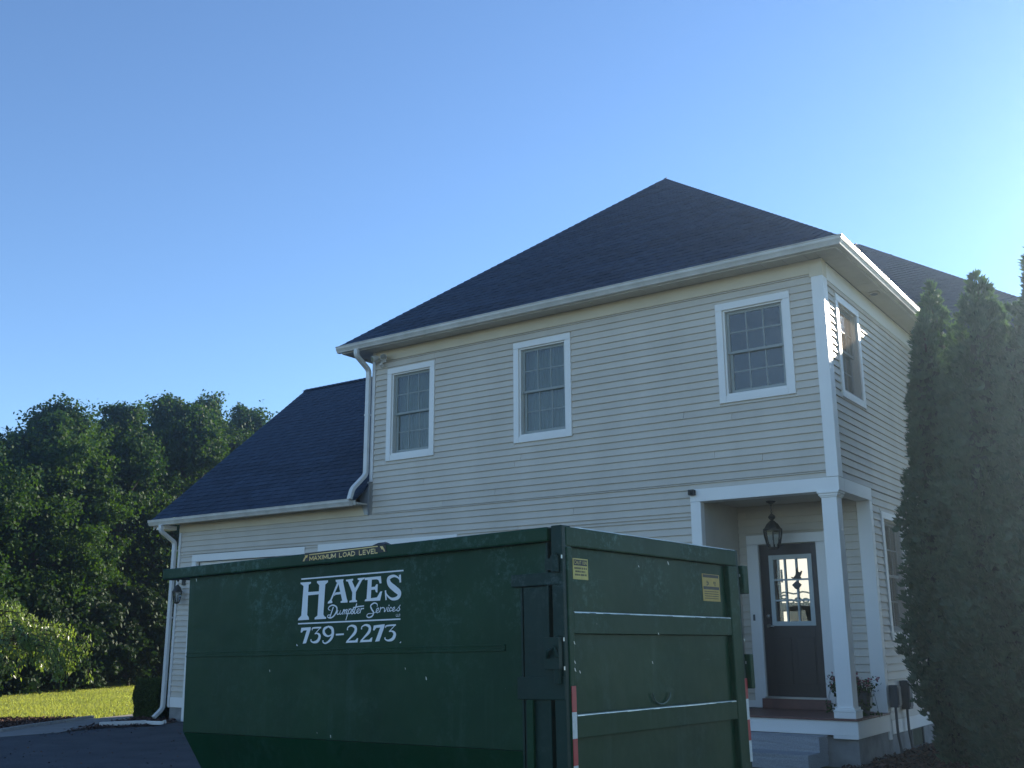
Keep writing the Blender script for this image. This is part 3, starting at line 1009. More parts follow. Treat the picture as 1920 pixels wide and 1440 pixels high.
# garage rake boards
rk = MB()
for x in (-13.60,):
    rk.prism([(-0.33, 3.62), (3.64, 7.05), (3.64, 7.235), (-0.33, 3.79)], lambda p: (x, p[0], p[1]), lambda p: (x + 0.02, p[0], p[1]))
    rk.prism([(7.6, 3.62), (3.64, 7.05), (3.64, 7.235), (7.6, 3.79)], lambda p: (x, p[0], p[1]), lambda p: (x + 0.02, p[0], p[1]))
rk.prism([(-0.31, 3.70), (3.64, 7.12), (3.64, 7.13), (-0.31, 3.71)], lambda p: (-13.58, p[0], p[1]), lambda p: (-13.17, p[0], p[1]))
part('rake_board', rk, M_GUTTER, house)
cr = MB()
cr.box(-13.56, -13.30, -0.29, 0.0, 3.62, 3.70)
part('eave_return', cr, M_TRIM, house, bevel=0.004)

# ---------------- porch
trim('porch_beam', [(-2.05, 0.02, -0.022, 0.20, 3.315, 3.490), (-0.18, 0.020, 0.205, 1.375, 3.315, 3.492)])
trim('pilaster', [(-2.05, -1.90, -0.020, 0.10, 0.33, 3.313)])
trim('pilaster', [(-0.168, 0.018, 1.262, 1.378, 0.20, 3.313)])
ce = MB()
for i in range(9):
    ce.box(-1.93, -0.02, 0.20 + i * .125, 0.20 + (i + 1) * .125 - .004, 3.362, 3.372)
part('porch_ceiling', ce, M_SOFFIT, house)
part('porch_ceiling_backing', MB().box(-1.93, -0.02, 0.14, 1.46, 3.374, 3.40), M_SOFFIT, house)
# column
col = MB(); cx, cy = -0.130, 0.100
col.box(cx - .10, cx + .10, cy - .10, cy + .10, .60, 3.26)
column = part('column', col, M_TRIM, house, bevel=0.008)
cb = MB()
cb.box(cx - .135, cx + .135, cy - .135, cy + .135, .540, .615); cb.box(cx - .140, cx + .140, cy - .140, cy + .140, .615, .635); cb.box(cx - .122, cx + .122, cy - .122, cy + .122, .635, .668)
part('base', cb, M_TRIM, column, bevel=0.006)
cc = MB()
cc.box(cx - .112, cx + .112, cy - .112, cy + .112, 3.235, 3.255); cc.box(cx - .125, cx + .125, cy - .125, cy + .125, 3.255, 3.285); cc.box(cx - .14, cx + .14, cy - .14, cy + .14, 3.285, 3.314)
part('cap', cc, M_TRIM, column, bevel=0.006)
# deck
deck = part('porch_deck', MB().box(-1.93, 0.0, 0.0, 1.30, .40, .512), M_STUCCO, house)
for i in range(10):
    y0 = -0.075 + i * .1385
    part('deck_board', MB().box(-1.95, 0.035, y0, y0 + .1335, .515, .539), M_DECK, deck, bevel=0.004)
trim('skirt_front', [(-1.95, 0.012, -0.052, -0.004, .345, .513), (-0.285, 0.0115, -0.0515, -0.004, .305, .344)])
trim('skirt_side', [(0.012, 0.024, -0.050, 1.26, .310, .5125)])
trim('baseboard', [(-1.925, -1.69, 1.272, 1.314, .545, .640), (-0.62, -0.17, 1.285, 1.314, .545, .60)])

# front door
dc = MB()
dc.box(-1.805, -1.635, 1.278, 1.40, .64, 2.80); dc.box(-0.785, -0.625, 1.278, 1.40, .54, 2.80); dc.box(-1.805, -0.625, 1.276, 1.40, 2.802, 2.935)
dc.box(-1.700, -1.640, 1.268, 1.277, .64, 2.78)
dcas = part('door_casing', dc, M_TRIM, house, bevel=0.005)
part('doorbell', MB().box(-1.757, -1.732, 1.255, 1.277, 1.73, 1.815), M_GREYBOX, house, bevel=0.004)
part('door_riser', MB().box(-1.69, -0.73, 1.245, 1.40, .541, .672), M_DECK, house, bevel=0.005)
part('threshold', MB().box(-1.64, -0.78, 1.235, 1.42, .673, .697), M_STEEL, house, bevel=0.004)
dm = MB()
dx0, dx1, dz0, dz1, dy = -1.628, -0.792, .700, 2.788, 1.325
gx0, gx1, gz0, gz1 = -1.475, -0.890, 1.675, 2.620
dm.box(dx0, gx0, dy, dy + .045, dz0, dz1); dm.box(gx1, dx1, dy, dy + .045, dz0, dz1)
dm.box(gx0, gx1, dy, dy + .045, dz0, gz0); dm.box(gx0, gx1, dy, dy + .045, gz1, dz1)
door = part('front_door', dm, M_DARKWOOD, house, bevel=0.003)
for px0, px1 in ((-1.49, -1.24), (-1.16, -0.91)):
    pm = MB()
    pm.box(px0, px1, dy - .012, dy - .001, .86, 1.50)
    part('door_panel', pm, M_DARKWOOD, door, bevel=0.008)
gl = MB()
e = .042
gl.box(gx0 - .02, gx0 + e, dy - .016, dy + .05, gz0 - .02, gz1 + .02); gl.box(gx1 - e, gx1 + .02, dy - .016, dy + .05, gz0 - .02, gz1 + .02)
gl.box(gx0 + e + .001, gx1 - e - .001, dy - .016, dy + .05, gz0 - .02, gz0 + e); gl.box(gx0 + e + .001, gx1 - e - .001, dy - .016, dy + .05, gz1 - e, gz1 + .02)
ix0, ix1, iz0, iz1 = gx0 + e, gx1 - e, gz0 + e, gz1 - e
for t in (1, 2):
    x = ix0 + (ix1 - ix0) * t / 3
    gl.box(x - .012, x + .012, dy - .008, dy + .04, iz0, iz1)
    z = iz0 + (iz1 - iz0) * t / 3
    gl.box(ix0, ix1, dy - .0075, dy + .039, z - .012, z + .012)
part('glazing_frame', gl, M_SASH, door, bevel=0.0)
for i in range(3):
    for j in range(3):
        x0, x1 = ix0 + (ix1 - ix0) * i / 3, ix0 + (ix1 - ix0) * (i + 1) / 3
        z0, z1 = iz0 + (iz1 - iz0) * j / 3, iz0 + (iz1 - iz0) * (j + 1) / 3
        part('pane', MB().poly([(x0, dy + .012, z0), (x1, dy + .012, z0), (x1, dy + .012, z1), (x0, dy + .012, z1)]), M_DOORGLASS, door)
kn = MB()
kn.tube([(-1.545, dy - .001, 1.79), (-1.545, dy - .035, 1.79)], .028, 12)
kn.tube([(-1.545, dy - .001, 1.655), (-1.545, dy - .05, 1.655)], .024, 12)
kn.tube([(-1.545, dy - .05, 1.655), (-1.46, dy - .055, 1.650)], .011, 8)
part('handle', kn, M_STEEL, door, smooth=True)
# hall behind the door with its daylit rear windows
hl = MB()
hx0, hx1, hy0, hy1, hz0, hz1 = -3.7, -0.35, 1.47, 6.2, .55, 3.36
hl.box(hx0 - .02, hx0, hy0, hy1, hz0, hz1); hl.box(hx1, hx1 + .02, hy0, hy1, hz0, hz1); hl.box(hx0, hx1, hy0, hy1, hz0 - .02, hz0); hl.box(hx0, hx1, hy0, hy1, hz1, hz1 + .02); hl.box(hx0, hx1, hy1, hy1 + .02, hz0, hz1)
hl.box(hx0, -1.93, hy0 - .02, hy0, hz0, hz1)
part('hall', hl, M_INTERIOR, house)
rw = MB(); rw.box(-3.165, -1.95, 6.15, 6.16, 2.12, 3.25)
rear = part('rear_window', rw, M_DAYWIN, house)
part('rear_window', MB().box(-3.15, -3.07, 6.15, 6.16, 1.74, 1.96), M_DAYWIN, house)
cu = MB()
for i in range(5):
    x = -3.10 + i * .14 + random.uniform(-.02, .02)
    w = random.uniform(.035, .07); z = 2.13 + random.uniform(0, .12)
    pts = [(x + w * math.cos(t), 6.10, z + .035 * math.sin(t)) for t in [k * 2 * math.pi / 10 for k in range(11)]]
    cu.tube(pts, .018, 6)
cu.tube([(-3.16 + i * .06, 6.11, 2.30 + .018 * math.sin(i * 1.1)) for i in range(16)], .016, 6)
cu.tube([(-3.12, 6.1, 2.5), (-3.12, 6.1, 2.74)], .02, 6)
part('hall_furniture', cu, M_INTERIOR, house)

# basement window
bw = MB(); bw.box(-0.004, 0.02, 2.30, 2.95, -0.02, 0.03); bw.box(-0.004, 0.02, 2.30, 2.34, .03, .25); bw.box(-0.004, 0.02, 2.91, 2.95, .03, .25); bw.box(-.004, .024, 2.25, 3.0, .252, .262)
bwin = part('basement_window', bw, M_GREYBOX, house)
part('pane', MB().poly([(0.004, 2.34, .03), (0.004, 2.91, .03), (0.004, 2.91, .25), (0.004, 2.34, .25)]), M_GLASS, bwin)

# ---------------- things fixed to or standing by the house
steps = thing('front_steps', 'rough grey granite block steps below the front porch', 'steps', (-1.1, -0.4, 0))
def slab(x0, x1, y0, y1, z0, z1, seed):
    bm = bmesh.new()
    bmesh.ops.create_cube(bm, size=1)
    for v in bm.verts:
        v.co = Vector((x0 + (v.co.x + .5) * (x1 - x0), y0 + (v.co.y + .5) * (y1 - y0), z0 + (v.co.z + .5) * (z1 - z0)))
    bmesh.ops.subdivide_edges(bm, edges=bm.edges, cuts=7, use_grid_fill=True)
    rr = random.Random(seed)
    for v in bm.verts:
        if v.co.z < z1 - 1e-4 or True:
            v.co += Vector((rr.uniform(-1, 1), rr.uniform(-1, 1), rr.uniform(-.35, .35))) * .0028
    me = bpy.data.meshes.new('step'); bm.to_mesh(me); bm.free(); me.materials.append(M_GRANITE)
    return link('step', me, steps)
slab(-.95, .745, 0.03, .338, .165, .340, 1)
slab(-.95, .74, -.36, .338, .0, .168, 2)

def lantern(parent, c, R, H, n=8):
    """six sided carriage lantern, c = bottom centre, H body height."""
    rf = MB()
    rf.lathe([(R * 1.14, H), (R * 1.16, H + .02), (R * .98, H + .035), (R * .70, H + .09), (R * .30, H + .135), (R * .1, H + .15)], c, n)
    part('lantern_roof', rf, M_BRONZE, parent)
    cg = MB()
    for j in range(n):
        a = 2 * math.pi * (j + .5) / n
        pts = [(c[0] + r * math.cos(a), c[1] + r * math.sin(a), c[2] + z) for r, z in ((R * .62, 0), (R * .80, H * .3), (R * .97, H * .7), (R * 1.02, H))]
        cg.tube(pts, .0075, 5)
    cg.lathe([(R * .3, -.03), (R * .62, -.012), (R * .64, .006), (R * .3, .01)], c, n)
    part('cage', cg, M_BRONZE, parent)
    gb = MB()
    prof = [(R * .60, .005), (R * .78, H * .3), (R * .95, H * .7), (R * 1.0, H)]
    vs = []
    for r, z in prof:
        for j in range(n):
            a = 2 * math.pi * (j + .5) / n
            vs.append((c[0] + r * math.cos(a), c[1] + r * math.sin(a), c[2] + z))
    gb.add(vs, [(i * n + j, i * n + (j + 1) % n, (i + 1) * n + (j + 1) % n, (i + 1) * n + j) for i in range(3) for j in range(n)])
    part('lantern_glass', gb, M_LAMPGLASS, parent)
    cd = MB()
    for j in range(3):
        a = 2.1 * j
        x, y = c[0] + .035 * math.cos(a), c[1] + .035 * math.sin(a)
        cd.tube([(x, y, c[2] + .01), (x, y, c[2] + H * .45)], .012, 6)
    part('candle', cd, M_SPOUT, parent)

pl = thing('pendant_lantern', 'bronze glass carriage lantern hanging by a chain from the porch ceiling', 'lantern', (-1.24, .88, 2.69))
lantern(pl, (0, 0, .02), .122, .235)
fn = MB()
fn.lathe([(.010, .375), (.045, .405), (.055, .425), (.045, .445), (.010, .475)], (0, 0, .02), 4)
part('finial', fn, M_BRONZE, pl)
ch = MB()
z = .455
k = 0
while z < .655:
    a = (k % 2) * math.pi / 2
    pts = [(.011 * math.cos(t) * math.cos(a), .011 * math.cos(t) * math.sin(a), z + .014 + .019 * math.sin(t)) for t in [q * 2 * math.pi / 8 for q in range(9)]]
    ch.tube(pts, .0035, 4); z += .026; k += 1
part('chain', ch, M_BRONZE, pl)
part('canopy', MB().lathe([(.02, .63), (.065, .655), (.068, .669), (.01, .670)], (0, 0, 0), 16), M_BRONZE, pl)

wl = thing('wall_lantern', 'bronze carriage lantern on the wall beside the garage corner downspout', 'lantern', (-12.93, 0, 2.2))
lantern(wl, (0, -.16, .0), .085, .19)
br = MB()
br.tube([(0, -.02, .42), (0, -.10, .47), (0, -.16, .43)], .012, 6)
br.box(-.05, .05, -.035, -.016, .33, .50)
br.lathe([(.01, 0), (.028, .03), (.01, .07)], (0, -.16, .33 + .06), 6)
part('bracket', br, M_BRONZE, wl)

fl = thing('floodlight', 'twin head beige floodlight with motion sensor under the eave at the upper left corner', 'floodlight', (-7.80, -.02, 6.28))
part('mounting_plate', MB().lathe([(.055, 0), (.055, .0), (.05, .02), (.02, .03)], (0, 0, -.015), 14).box(-.06, .06, -.03, -.001, -.06, .06), M_GUTTER, fl)
for s in (-1, 1):
    hd = MB()
    c0 = Vector((s * .03, -.03, .0)); c1 = Vector((s * .09, -.10, .02)); dr = Vector((s * .45, -.8, -.35)).normalized()
    hd.tube([c0, c1], .014, 6)
    hd.tube([c1 - dr * .03, c1 + dr * .02, c1 + dr * .09], .036, 12, .060)
    h = part('lamp_head', hd, M_GUTTER, fl)
    part('lens', MB().tube([c1 + dr * .085, c1 + dr * .095], .050, 12), M_LAMPGLASS, h)
part('motion_sensor', MB().tube([(.0, -.03, -.05), (.0, -.06, -.09)], .012, 6).tube([(0, -.05, -.13), (0, -.10, -.10)], .035, 10), M_GUTTER, fl)

sc = tag(part('security_camera', MB().box(-.045, .045, -.09, -.022, -.03, .045).tube([(0, -.09, .01), (0, -.105, .008)], .026, 12), M_BLACKMETAL, None, bevel=.006), 'small black camera on the left end of the porch beam', 'camera')
sc.location = (-2.005, 0, 3.435)
sl = thing('soffit_vent_lamp', 'small flush fitting on the soffit above the side window', 'light fitting', (.17, 1.88, 6.44))
part('rim', MB().lathe([(.085, .004), (.085, -.01), (.07, -.018), (.01, -.018)], (0, 0, 0), 16), M_SOFFIT, sl)
part('lens', MB().lathe([(.055, -.0175), (.05, -.026), (.01, -.03)], (0, 0, 0), 14), M_GREYBOX, sl)

# suncatcher hanging inside the door glass
su = thing('suncatcher', 'dark bird and diamond suncatcher hanging on the front door glass', 'ornament', (-1.105, 1.318, 2.30))
sb = MB()
body = [(-.085, .03), (-.04, .02), (-.01, .055), (.0, .12), (.02, .16), (.03, .10), (.055, .085), (.075, .11), (.09, .10), (.08, .07), (.06, .03), (.075, .0), (.02, -.005), (-.03, .0), (-.06, .005)]
sb.prism(body, lambda p: (p[0], -.004, p[1]), lambda p: (p[0], .004, p[1]))
part('bird', sb, M_BRONZE, su)
dd = MB(); dd.prism([(-.07, -.085), (-.01, -.035), (.01, -.035), (.07, -.085), (.03, -.135), (0, -.15), (-.03, -.135)], lambda p: (p[0], -.004, p[1]), lambda p: (p[0], .004, p[1]))
part('diamond', dd, M_GREYBOX, su)
part('cord', MB().tube([(0, 0, .15), (0, 0, .33)], .0025, 4), M_BRONZE, su)

# meter boxes on the side wall
for (y, w, z0, z1, lab) in ((1.44, .15, .60, .88, 'grey utility box on the side wall nearest the porch post'), (1.98, .17, .55, .92, 'grey meter box on the side wall farther from the porch post')):
    u = thing('utility_box', lab, 'utility box', (.02, y, 0))
    part('cabinet', MB().box(0, .11, -w / 2, w / 2, z0, z1), M_GREYBOX, u, bevel=.008)
    part('cover', MB().box(.111, .122, -w / 2 + .015, w / 2 - .015, z0 + .03, z1 - .02), M_GREYBOX, u, bevel=.004)
    part('conduit', MB().tube(rounded([(.05, 0, z0 + .02), (.05, 0, .25), (.06, .05, .1), (.07, .04, -.03)], .08), .018, 8), M_GREYBOX, u, smooth=True)

# downspout extension lying on the ground
ex = thing('downspout_extension', 'crooked white downspout pipe lying on the ground by the garage corner', 'pipe', (-12.6, -1.25, 0))
part('pipe', MB().sweep_rect(rounded([(-.30, -.38, .05), (-.12, -.02, .05), (.10, .30, .055)], .1), .09, .07, (0.8, -0.5, 0)), M_SPOUT, ex, bevel=.006)
part('elbow', MB().sweep_rect(rounded([(.10, .30, .05), (.28, .33, .05), (.42, .42, .045), (.56, .36, .08)], .08), .075, .06, (0.3, -0.9, 0)), M_SPOUT, ex, bevel=.006)
print('boards', nboard[0], 'shingles', n_sh[0])

# lettering outlines in metres on the long side: polygons, or strokes (x, z, width)
LETTERING = {
 'company_lettering': [
  ('p', [(-2.5413, -0.1808), (-1.4276, -0.1839), (-1.4274, -0.1941), (-2.5407, -0.1913)]),
  ('p', [(-2.5601, -0.5177), (-1.4523, -0.5193), (-1.4521, -0.5293), (-2.5595, -0.5279)]),
  ('p', [(-2.5477, -0.2117), (-2.425, -0.2133), (-2.4244, -0.2249), (-2.4498, -0.2338), (-2.4528, -0.289), (-2.4553, -0.4613), (-2.4365, -0.4785), (-2.4316, -0.4964), (-2.5613, -0.4972), (-2.5581, -0.4845), (-2.5251, -0.4627), (-2.5105, -0.2422), (-2.5315, -0.2281), (-2.547, -0.2241)]),
  ('p', [(-2.3548, -0.2107), (-2.228, -0.2127), (-2.2284, -0.226), (-2.2576, -0.2416), (-2.2694, -0.4617), (-2.2571, -0.4771), (-2.2375, -0.4853), (-2.2369, -0.4966), (-2.3677, -0.4966), (-2.3683, -0.4846), (-2.3368, -0.4693), (-2.3266, -0.2455), (-2.3451, -0.2292), (-2.3541, -0.2261)]),
  ('p', [(-2.4568, -0.2888), (-2.3263, -0.2895), (-2.3272, -0.3117), (-2.4574, -0.3138)]),
  ('p', [(-2.1426, -0.2138), (-2.0546, -0.2137), (-2.0586, -0.231), (-2.0125, -0.3602), (-2.0036, -0.3754), (-2.0041, -0.3865), (-2.0787, -0.3857), (-2.081, -0.3751), (-2.0624, -0.3703), (-2.1111, -0.24), (-2.1381, -0.2304)]),
  ('p', [(-2.1175, -0.224), (-2.0945, -0.229), (-2.18, -0.362), (-2.1719, -0.3717), (-2.1714, -0.383), (-2.2229, -0.3852), (-2.2197, -0.3722), (-2.1954, -0.3582)]),
  ('p', [(-2.1532, -0.32), (-2.1405, -0.3069), (-2.0707, -0.3041), (-2.0644, -0.3218), (-2.1398, -0.3244), (-2.1602, -0.3347)]),
  ('p', [(-2.0291, -0.2196), (-1.9511, -0.2165), (-1.9489, -0.2278), (-1.9616, -0.2327), (-1.9197, -0.298), (-1.9181, -0.3165), (-1.9549, -0.3178), (-2.0061, -0.2352), (-2.0268, -0.2303)]),
  ('p', [(-1.9015, -0.2157), (-1.8259, -0.2145), (-1.8282, -0.2254), (-1.8516, -0.2314), (-1.9163, -0.3154), (-1.9402, -0.3155), (-1.9407, -0.3006), (-1.8808, -0.2323), (-1.8992, -0.2275)]),
  ('p', [(-1.955, -0.3135), (-1.9164, -0.3129), (-1.9172, -0.3694), (-1.9014, -0.3775), (-1.902, -0.3872), (-1.9855, -0.3873), (-1.9859, -0.3768), (-1.9566, -0.3707)]),
  ('p', [(-1.824, -0.2164), (-1.6553, -0.2153), (-1.6478, -0.2659), (-1.6663, -0.2667), (-1.6793, -0.2424), (-1.698, -0.2353), (-1.7515, -0.2347), (-1.8235, -0.2337)]),
  ('p', [(-1.792, -0.2299), (-1.7489, -0.2324), (-1.7564, -0.3748), (-1.801, -0.3758)]),
  ('p', [(-1.8205, -0.3859), (-1.8155, -0.374), (-1.7967, -0.3699), (-1.7566, -0.3669), (-1.692, -0.3638), (-1.6596, -0.3244), (-1.6385, -0.3231), (-1.6588, -0.3882)]),
  ('p', [(-1.7562, -0.288), (-1.7171, -0.2864), (-1.7033, -0.2702), (-1.6874, -0.271), (-1.6894, -0.3296), (-1.7044, -0.3271), (-1.7165, -0.3071), (-1.7556, -0.3087)]),
  ('s', [(-1.4585, -0.2679, 0.006), (-1.476, -0.2389, 0.0108), (-1.5236, -0.2212, 0.018), (-1.5752, -0.2362, 0.0301), (-1.5656, -0.2758, 0.0396), (-1.5132, -0.3115, 0.044), (-1.4673, -0.3434, 0.0391), (-1.482, -0.3753, 0.0272), (-1.5418, -0.3815, 0.0178), (-1.5899, -0.3524, 0.0108), (-1.6072, -0.3198, 0.006)]),
  ('p', [(-1.473, -0.2182), (-1.4526, -0.2152), (-1.4491, -0.2702), (-1.4652, -0.2723)]),
  ('p', [(-1.6133, -0.3195), (-1.5994, -0.3178), (-1.5918, -0.3864), (-1.6047, -0.3882)]),
  ('s', [(-2.1596, -0.4147, 0.0109), (-2.1727, -0.4403, 0.0117), (-2.1944, -0.4862, 0.0101)]),
  ('s', [(-2.1919, -0.4365, 0.0054), (-2.2143, -0.4262, 0.0071), (-2.2027, -0.408, 0.0093), (-2.165, -0.3989, 0.0101), (-2.1245, -0.4142, 0.0125), (-2.1205, -0.4423, 0.0132), (-2.1474, -0.4754, 0.0116), (-2.1846, -0.4915, 0.0101), (-2.2183, -0.4854, 0.0077), (-2.217, -0.4711, 0.0062), (-2.1856, -0.4697, 0.0055)]),
  ('s', [(-2.1065, -0.4398, 0.0077), (-2.1169, -0.461, 0.0085), (-2.1034, -0.4689, 0.007), (-2.0852, -0.456, 0.0054), (-2.0765, -0.4397, 0.0077), (-2.0867, -0.4652, 0.0085), (-2.0725, -0.4676, 0.0054), (-2.059, -0.457, 0.0046)]),
  ('s', [(-2.0458, -0.4359, 0.0077), (-2.0603, -0.4693, 0.0084)]),
  ('s', [(-2.0535, -0.4541, 0.0046), (-2.0336, -0.4382, 0.007), (-2.0297, -0.4427, 0.0085), (-2.0417, -0.4687, 0.0077)]),
  ('s', [(-2.0331, -0.4518, 0.0046), (-2.0114, -0.4367, 0.0069), (-2.0065, -0.4436, 0.0085), (-2.0196, -0.4646, 0.0084), (-2.0074, -0.4675, 0.0054), (-1.9922, -0.4564, 0.0046)]),
  ('s', [(-1.9838, -0.434, 0.0085), (-2.0177, -0.5125, 0.0069)]),
  ('s', [(-1.9925, -0.4472, 0.0054), (-1.969, -0.4334, 0.0069), (-1.9613, -0.4453, 0.0085), (-1.977, -0.4662, 0.0069), (-1.9992, -0.4666, 0.0053)]),
  ('s', [(-1.9642, -0.4642, 0.0053), (-1.9341, -0.4348, 0.0069), (-1.9503, -0.4427, 0.0092), (-1.9369, -0.4591, 0.0092), (-1.9512, -0.4702, 0.0068), (-1.966, -0.4653, 0.0062)]),
  ('s', [(-1.9043, -0.4006, 0.0099), (-1.9286, -0.4618, 0.0092), (-1.9156, -0.4684, 0.0061), (-1.9022, -0.4598, 0.0046)]),
  ('s', [(-1.9417, -0.4265, 0.0084), (-1.8854, -0.4209, 0.0091), (-1.8294, -0.4183, 0.0076)]),
  ('s', [(-1.9005, -0.458, 0.0046), (-1.8772, -0.4486, 0.0061), (-1.8794, -0.4357, 0.0061), (-1.8982, -0.4447, 0.0076), (-1.9003, -0.4629, 0.0076), (-1.8819, -0.4684, 0.0054), (-1.8643, -0.4551, 0.0046)]),
  ('s', [(-1.8559, -0.4342, 0.0076), (-1.8675, -0.4665, 0.0076)]),
  ('s', [(-1.8618, -0.4492, 0.0053), (-1.8486, -0.4381, 0.0069), (-1.8288, -0.4365, 0.0091)]),
  ('s', [(-1.6885, -0.4301, 0.0045), (-1.6889, -0.4121, 0.0075), (-1.7201, -0.4023, 0.0098), (-1.7551, -0.4189, 0.0114), (-1.7455, -0.4446, 0.0128), (-1.7244, -0.4694, 0.0128), (-1.7396, -0.4941, 0.0112), (-1.7749, -0.5024, 0.009), (-1.7948, -0.4921, 0.0075), (-1.7801, -0.4764, 0.006), (-1.7402, -0.4749, 0.0045), (-1.705, -0.469, 0.0045)]),
  ('s', [(-1.7051, -0.4672, 0.0045), (-1.6773, -0.4551, 0.0059), (-1.6741, -0.4402, 0.006), (-1.6933, -0.4479, 0.0075), (-1.6963, -0.4675, 0.0075), (-1.6803, -0.4723, 0.0052), (-1.6613, -0.461, 0.0045)]),
  ('s', [(-1.6515, -0.4352, 0.0074), (-1.6611, -0.4688, 0.0075)]),
  ('s', [(-1.6563, -0.4529, 0.0045), (-1.6444, -0.4402, 0.0067), (-1.6287, -0.4385, 0.0082)]),
  ('s', [(-1.6235, -0.4387, 0.0067), (-1.6129, -0.4468, 0.0075), (-1.6141, -0.4676, 0.0082), (-1.5988, -0.4563, 0.0059), (-1.5871, -0.4378, 0.0059)]),
  ('s', [(-1.5733, -0.4383, 0.0074), (-1.5831, -0.464, 0.0074), (-1.571, -0.4657, 0.0044), (-1.5608, -0.4578, 0.0044)]),
  ('s', [(-1.5684, -0.4231, 0.0074), (-1.5658, -0.4279, 0.0075)]),
  ('s', [(-1.5387, -0.4468, 0.0067), (-1.5492, -0.4393, 0.0059), (-1.5609, -0.4518, 0.0075), (-1.5572, -0.4662, 0.0074), (-1.5367, -0.4599, 0.0044)]),
  ('s', [(-1.5332, -0.4618, 0.0044), (-1.5112, -0.4514, 0.0059), (-1.5115, -0.4396, 0.0059), (-1.5267, -0.4473, 0.0074), (-1.528, -0.4649, 0.0074), (-1.5126, -0.4679, 0.0051), (-1.4932, -0.4574, 0.0045)]),
  ('s', [(-1.4931, -0.4633, 0.0045), (-1.4539, -0.4278, 0.0059), (-1.4655, -0.4409, 0.0073), (-1.4585, -0.457, 0.0081), (-1.4735, -0.4682, 0.0066), (-1.4872, -0.4636, 0.0051)]),
  ('s', [(-1.4943, -0.4897, 0.003), (-1.4957, -0.5044, 0.0029), (-1.483, -0.5042, 0.003)]),
  ('s', [(-1.4782, -0.4897, 0.003), (-1.4796, -0.5044, 0.0029), (-1.4686, -0.5042, 0.0029)]),
  ('s', [(-1.4544, -0.4929, 0.003), (-1.4621, -0.4897, 0.003), (-1.4662, -0.4966, 0.003), (-1.4627, -0.5038, 0.0029), (-1.4551, -0.5017, 0.0029)]),
 ],
 'phone_number_lettering': [
  ('p', [(-2.5198, -0.5545), (-2.4109, -0.5519), (-2.4101, -0.5664), (-2.4577, -0.6694), (-2.4971, -0.6724), (-2.4551, -0.574), (-2.4927, -0.5755), (-2.5118, -0.5902), (-2.526, -0.5873)]),
  ('s', [(-2.392, -0.5738, 0.0075), (-2.383, -0.5596, 0.0113), (-2.2936, -0.5584, 0.0112)]),
  ('s', [(-2.2974, -0.5595, 0.0062), (-2.3574, -0.6016, 0.0075)]),
  ('s', [(-2.3593, -0.6028, 0.0062), (-2.3263, -0.6011, 0.0125), (-2.3039, -0.6228, 0.0273), (-2.3236, -0.6547, 0.0248), (-2.3687, -0.6649, 0.0137), (-2.3974, -0.6569, 0.01), (-2.402, -0.6455, 0.0125)]),
  ('s', [(-2.2075, -0.5534, 0.0111), (-2.2527, -0.5695, 0.0223), (-2.255, -0.6004, 0.026), (-2.2167, -0.6224, 0.0135), (-2.179, -0.6171, 0.0111), (-2.1562, -0.5986, 0.0185)]),
  ('s', [(-2.2075, -0.5534, 0.0111), (-2.165, -0.5707, 0.0259), (-2.1574, -0.6139, 0.0271), (-2.1822, -0.6502, 0.0209), (-2.2305, -0.6738, 0.0111), (-2.2614, -0.6671, 0.0098), (-2.2639, -0.6559, 0.0124)]),
  ('p', [(-2.1228, -0.6086), (-2.0344, -0.6072), (-2.0339, -0.6194), (-2.1223, -0.6209)]),
  ('s', [(-1.9984, -0.5826, 0.0121), (-1.9935, -0.5657, 0.0097), (-1.9554, -0.5546, 0.0134), (-1.913, -0.5692, 0.0242), (-1.9155, -0.6017, 0.0266), (-1.9597, -0.6369, 0.0157), (-2.0044, -0.6673, 0.0085)]),
  ('p', [(-2.0132, -0.6756), (-2.0009, -0.6613), (-1.9116, -0.6596), (-1.894, -0.6456), (-1.8814, -0.6446), (-1.8876, -0.6745)]),
  ('s', [(-1.8475, -0.5807, 0.012), (-1.8427, -0.5652, 0.0096), (-1.8054, -0.5543, 0.0132), (-1.764, -0.5686, 0.0239), (-1.7666, -0.6008, 0.0262), (-1.81, -0.6355, 0.0155), (-1.8537, -0.6656, 0.0084)]),
  ('p', [(-1.8642, -0.6749), (-1.8504, -0.6597), (-1.7632, -0.658), (-1.7442, -0.6441), (-1.7319, -0.6432), (-1.7381, -0.6727)]),
  ('p', [(-1.7201, -0.5604), (-1.6086, -0.5542), (-1.61, -0.5707), (-1.6595, -0.6708), (-1.703, -0.6728), (-1.6532, -0.5766), (-1.6933, -0.5778), (-1.7138, -0.5962), (-1.728, -0.5935)]),
  ('s', [(-1.5977, -0.5793, 0.0071), (-1.5876, -0.5667, 0.0106), (-1.4988, -0.5634, 0.0106)]),
  ('s', [(-1.5039, -0.5656, 0.0059), (-1.561, -0.6062, 0.007)]),
  ('s', [(-1.5627, -0.6073, 0.0059), (-1.5303, -0.6058, 0.0117), (-1.5077, -0.6262, 0.0268), (-1.5258, -0.6572, 0.0245), (-1.5699, -0.6679, 0.0129), (-1.5992, -0.6603, 0.0094), (-1.6046, -0.6496, 0.0118)]),
  ('p', [(-2.5732, -0.671), (-2.5502, -0.6866), (-2.5662, -0.6876)]),
  ('p', [(-1.4428, -0.6741), (-1.4442, -0.6879), (-1.4577, -0.687)]),
 ],
 'load_level_lettering': [
  ('s', [(-2.3822, -0.0571, 0.0078), (-2.3837, -0.0286, 0.0078)]),
  ('s', [(-2.3837, -0.0286, 0.0078), (-2.3618, -0.0513, 0.0077)]),
  ('s', [(-2.3618, -0.0513, 0.0077), (-2.3424, -0.0283, 0.0077)]),
  ('s', [(-2.3424, -0.0283, 0.0077), (-2.3409, -0.0569, 0.0077)]),
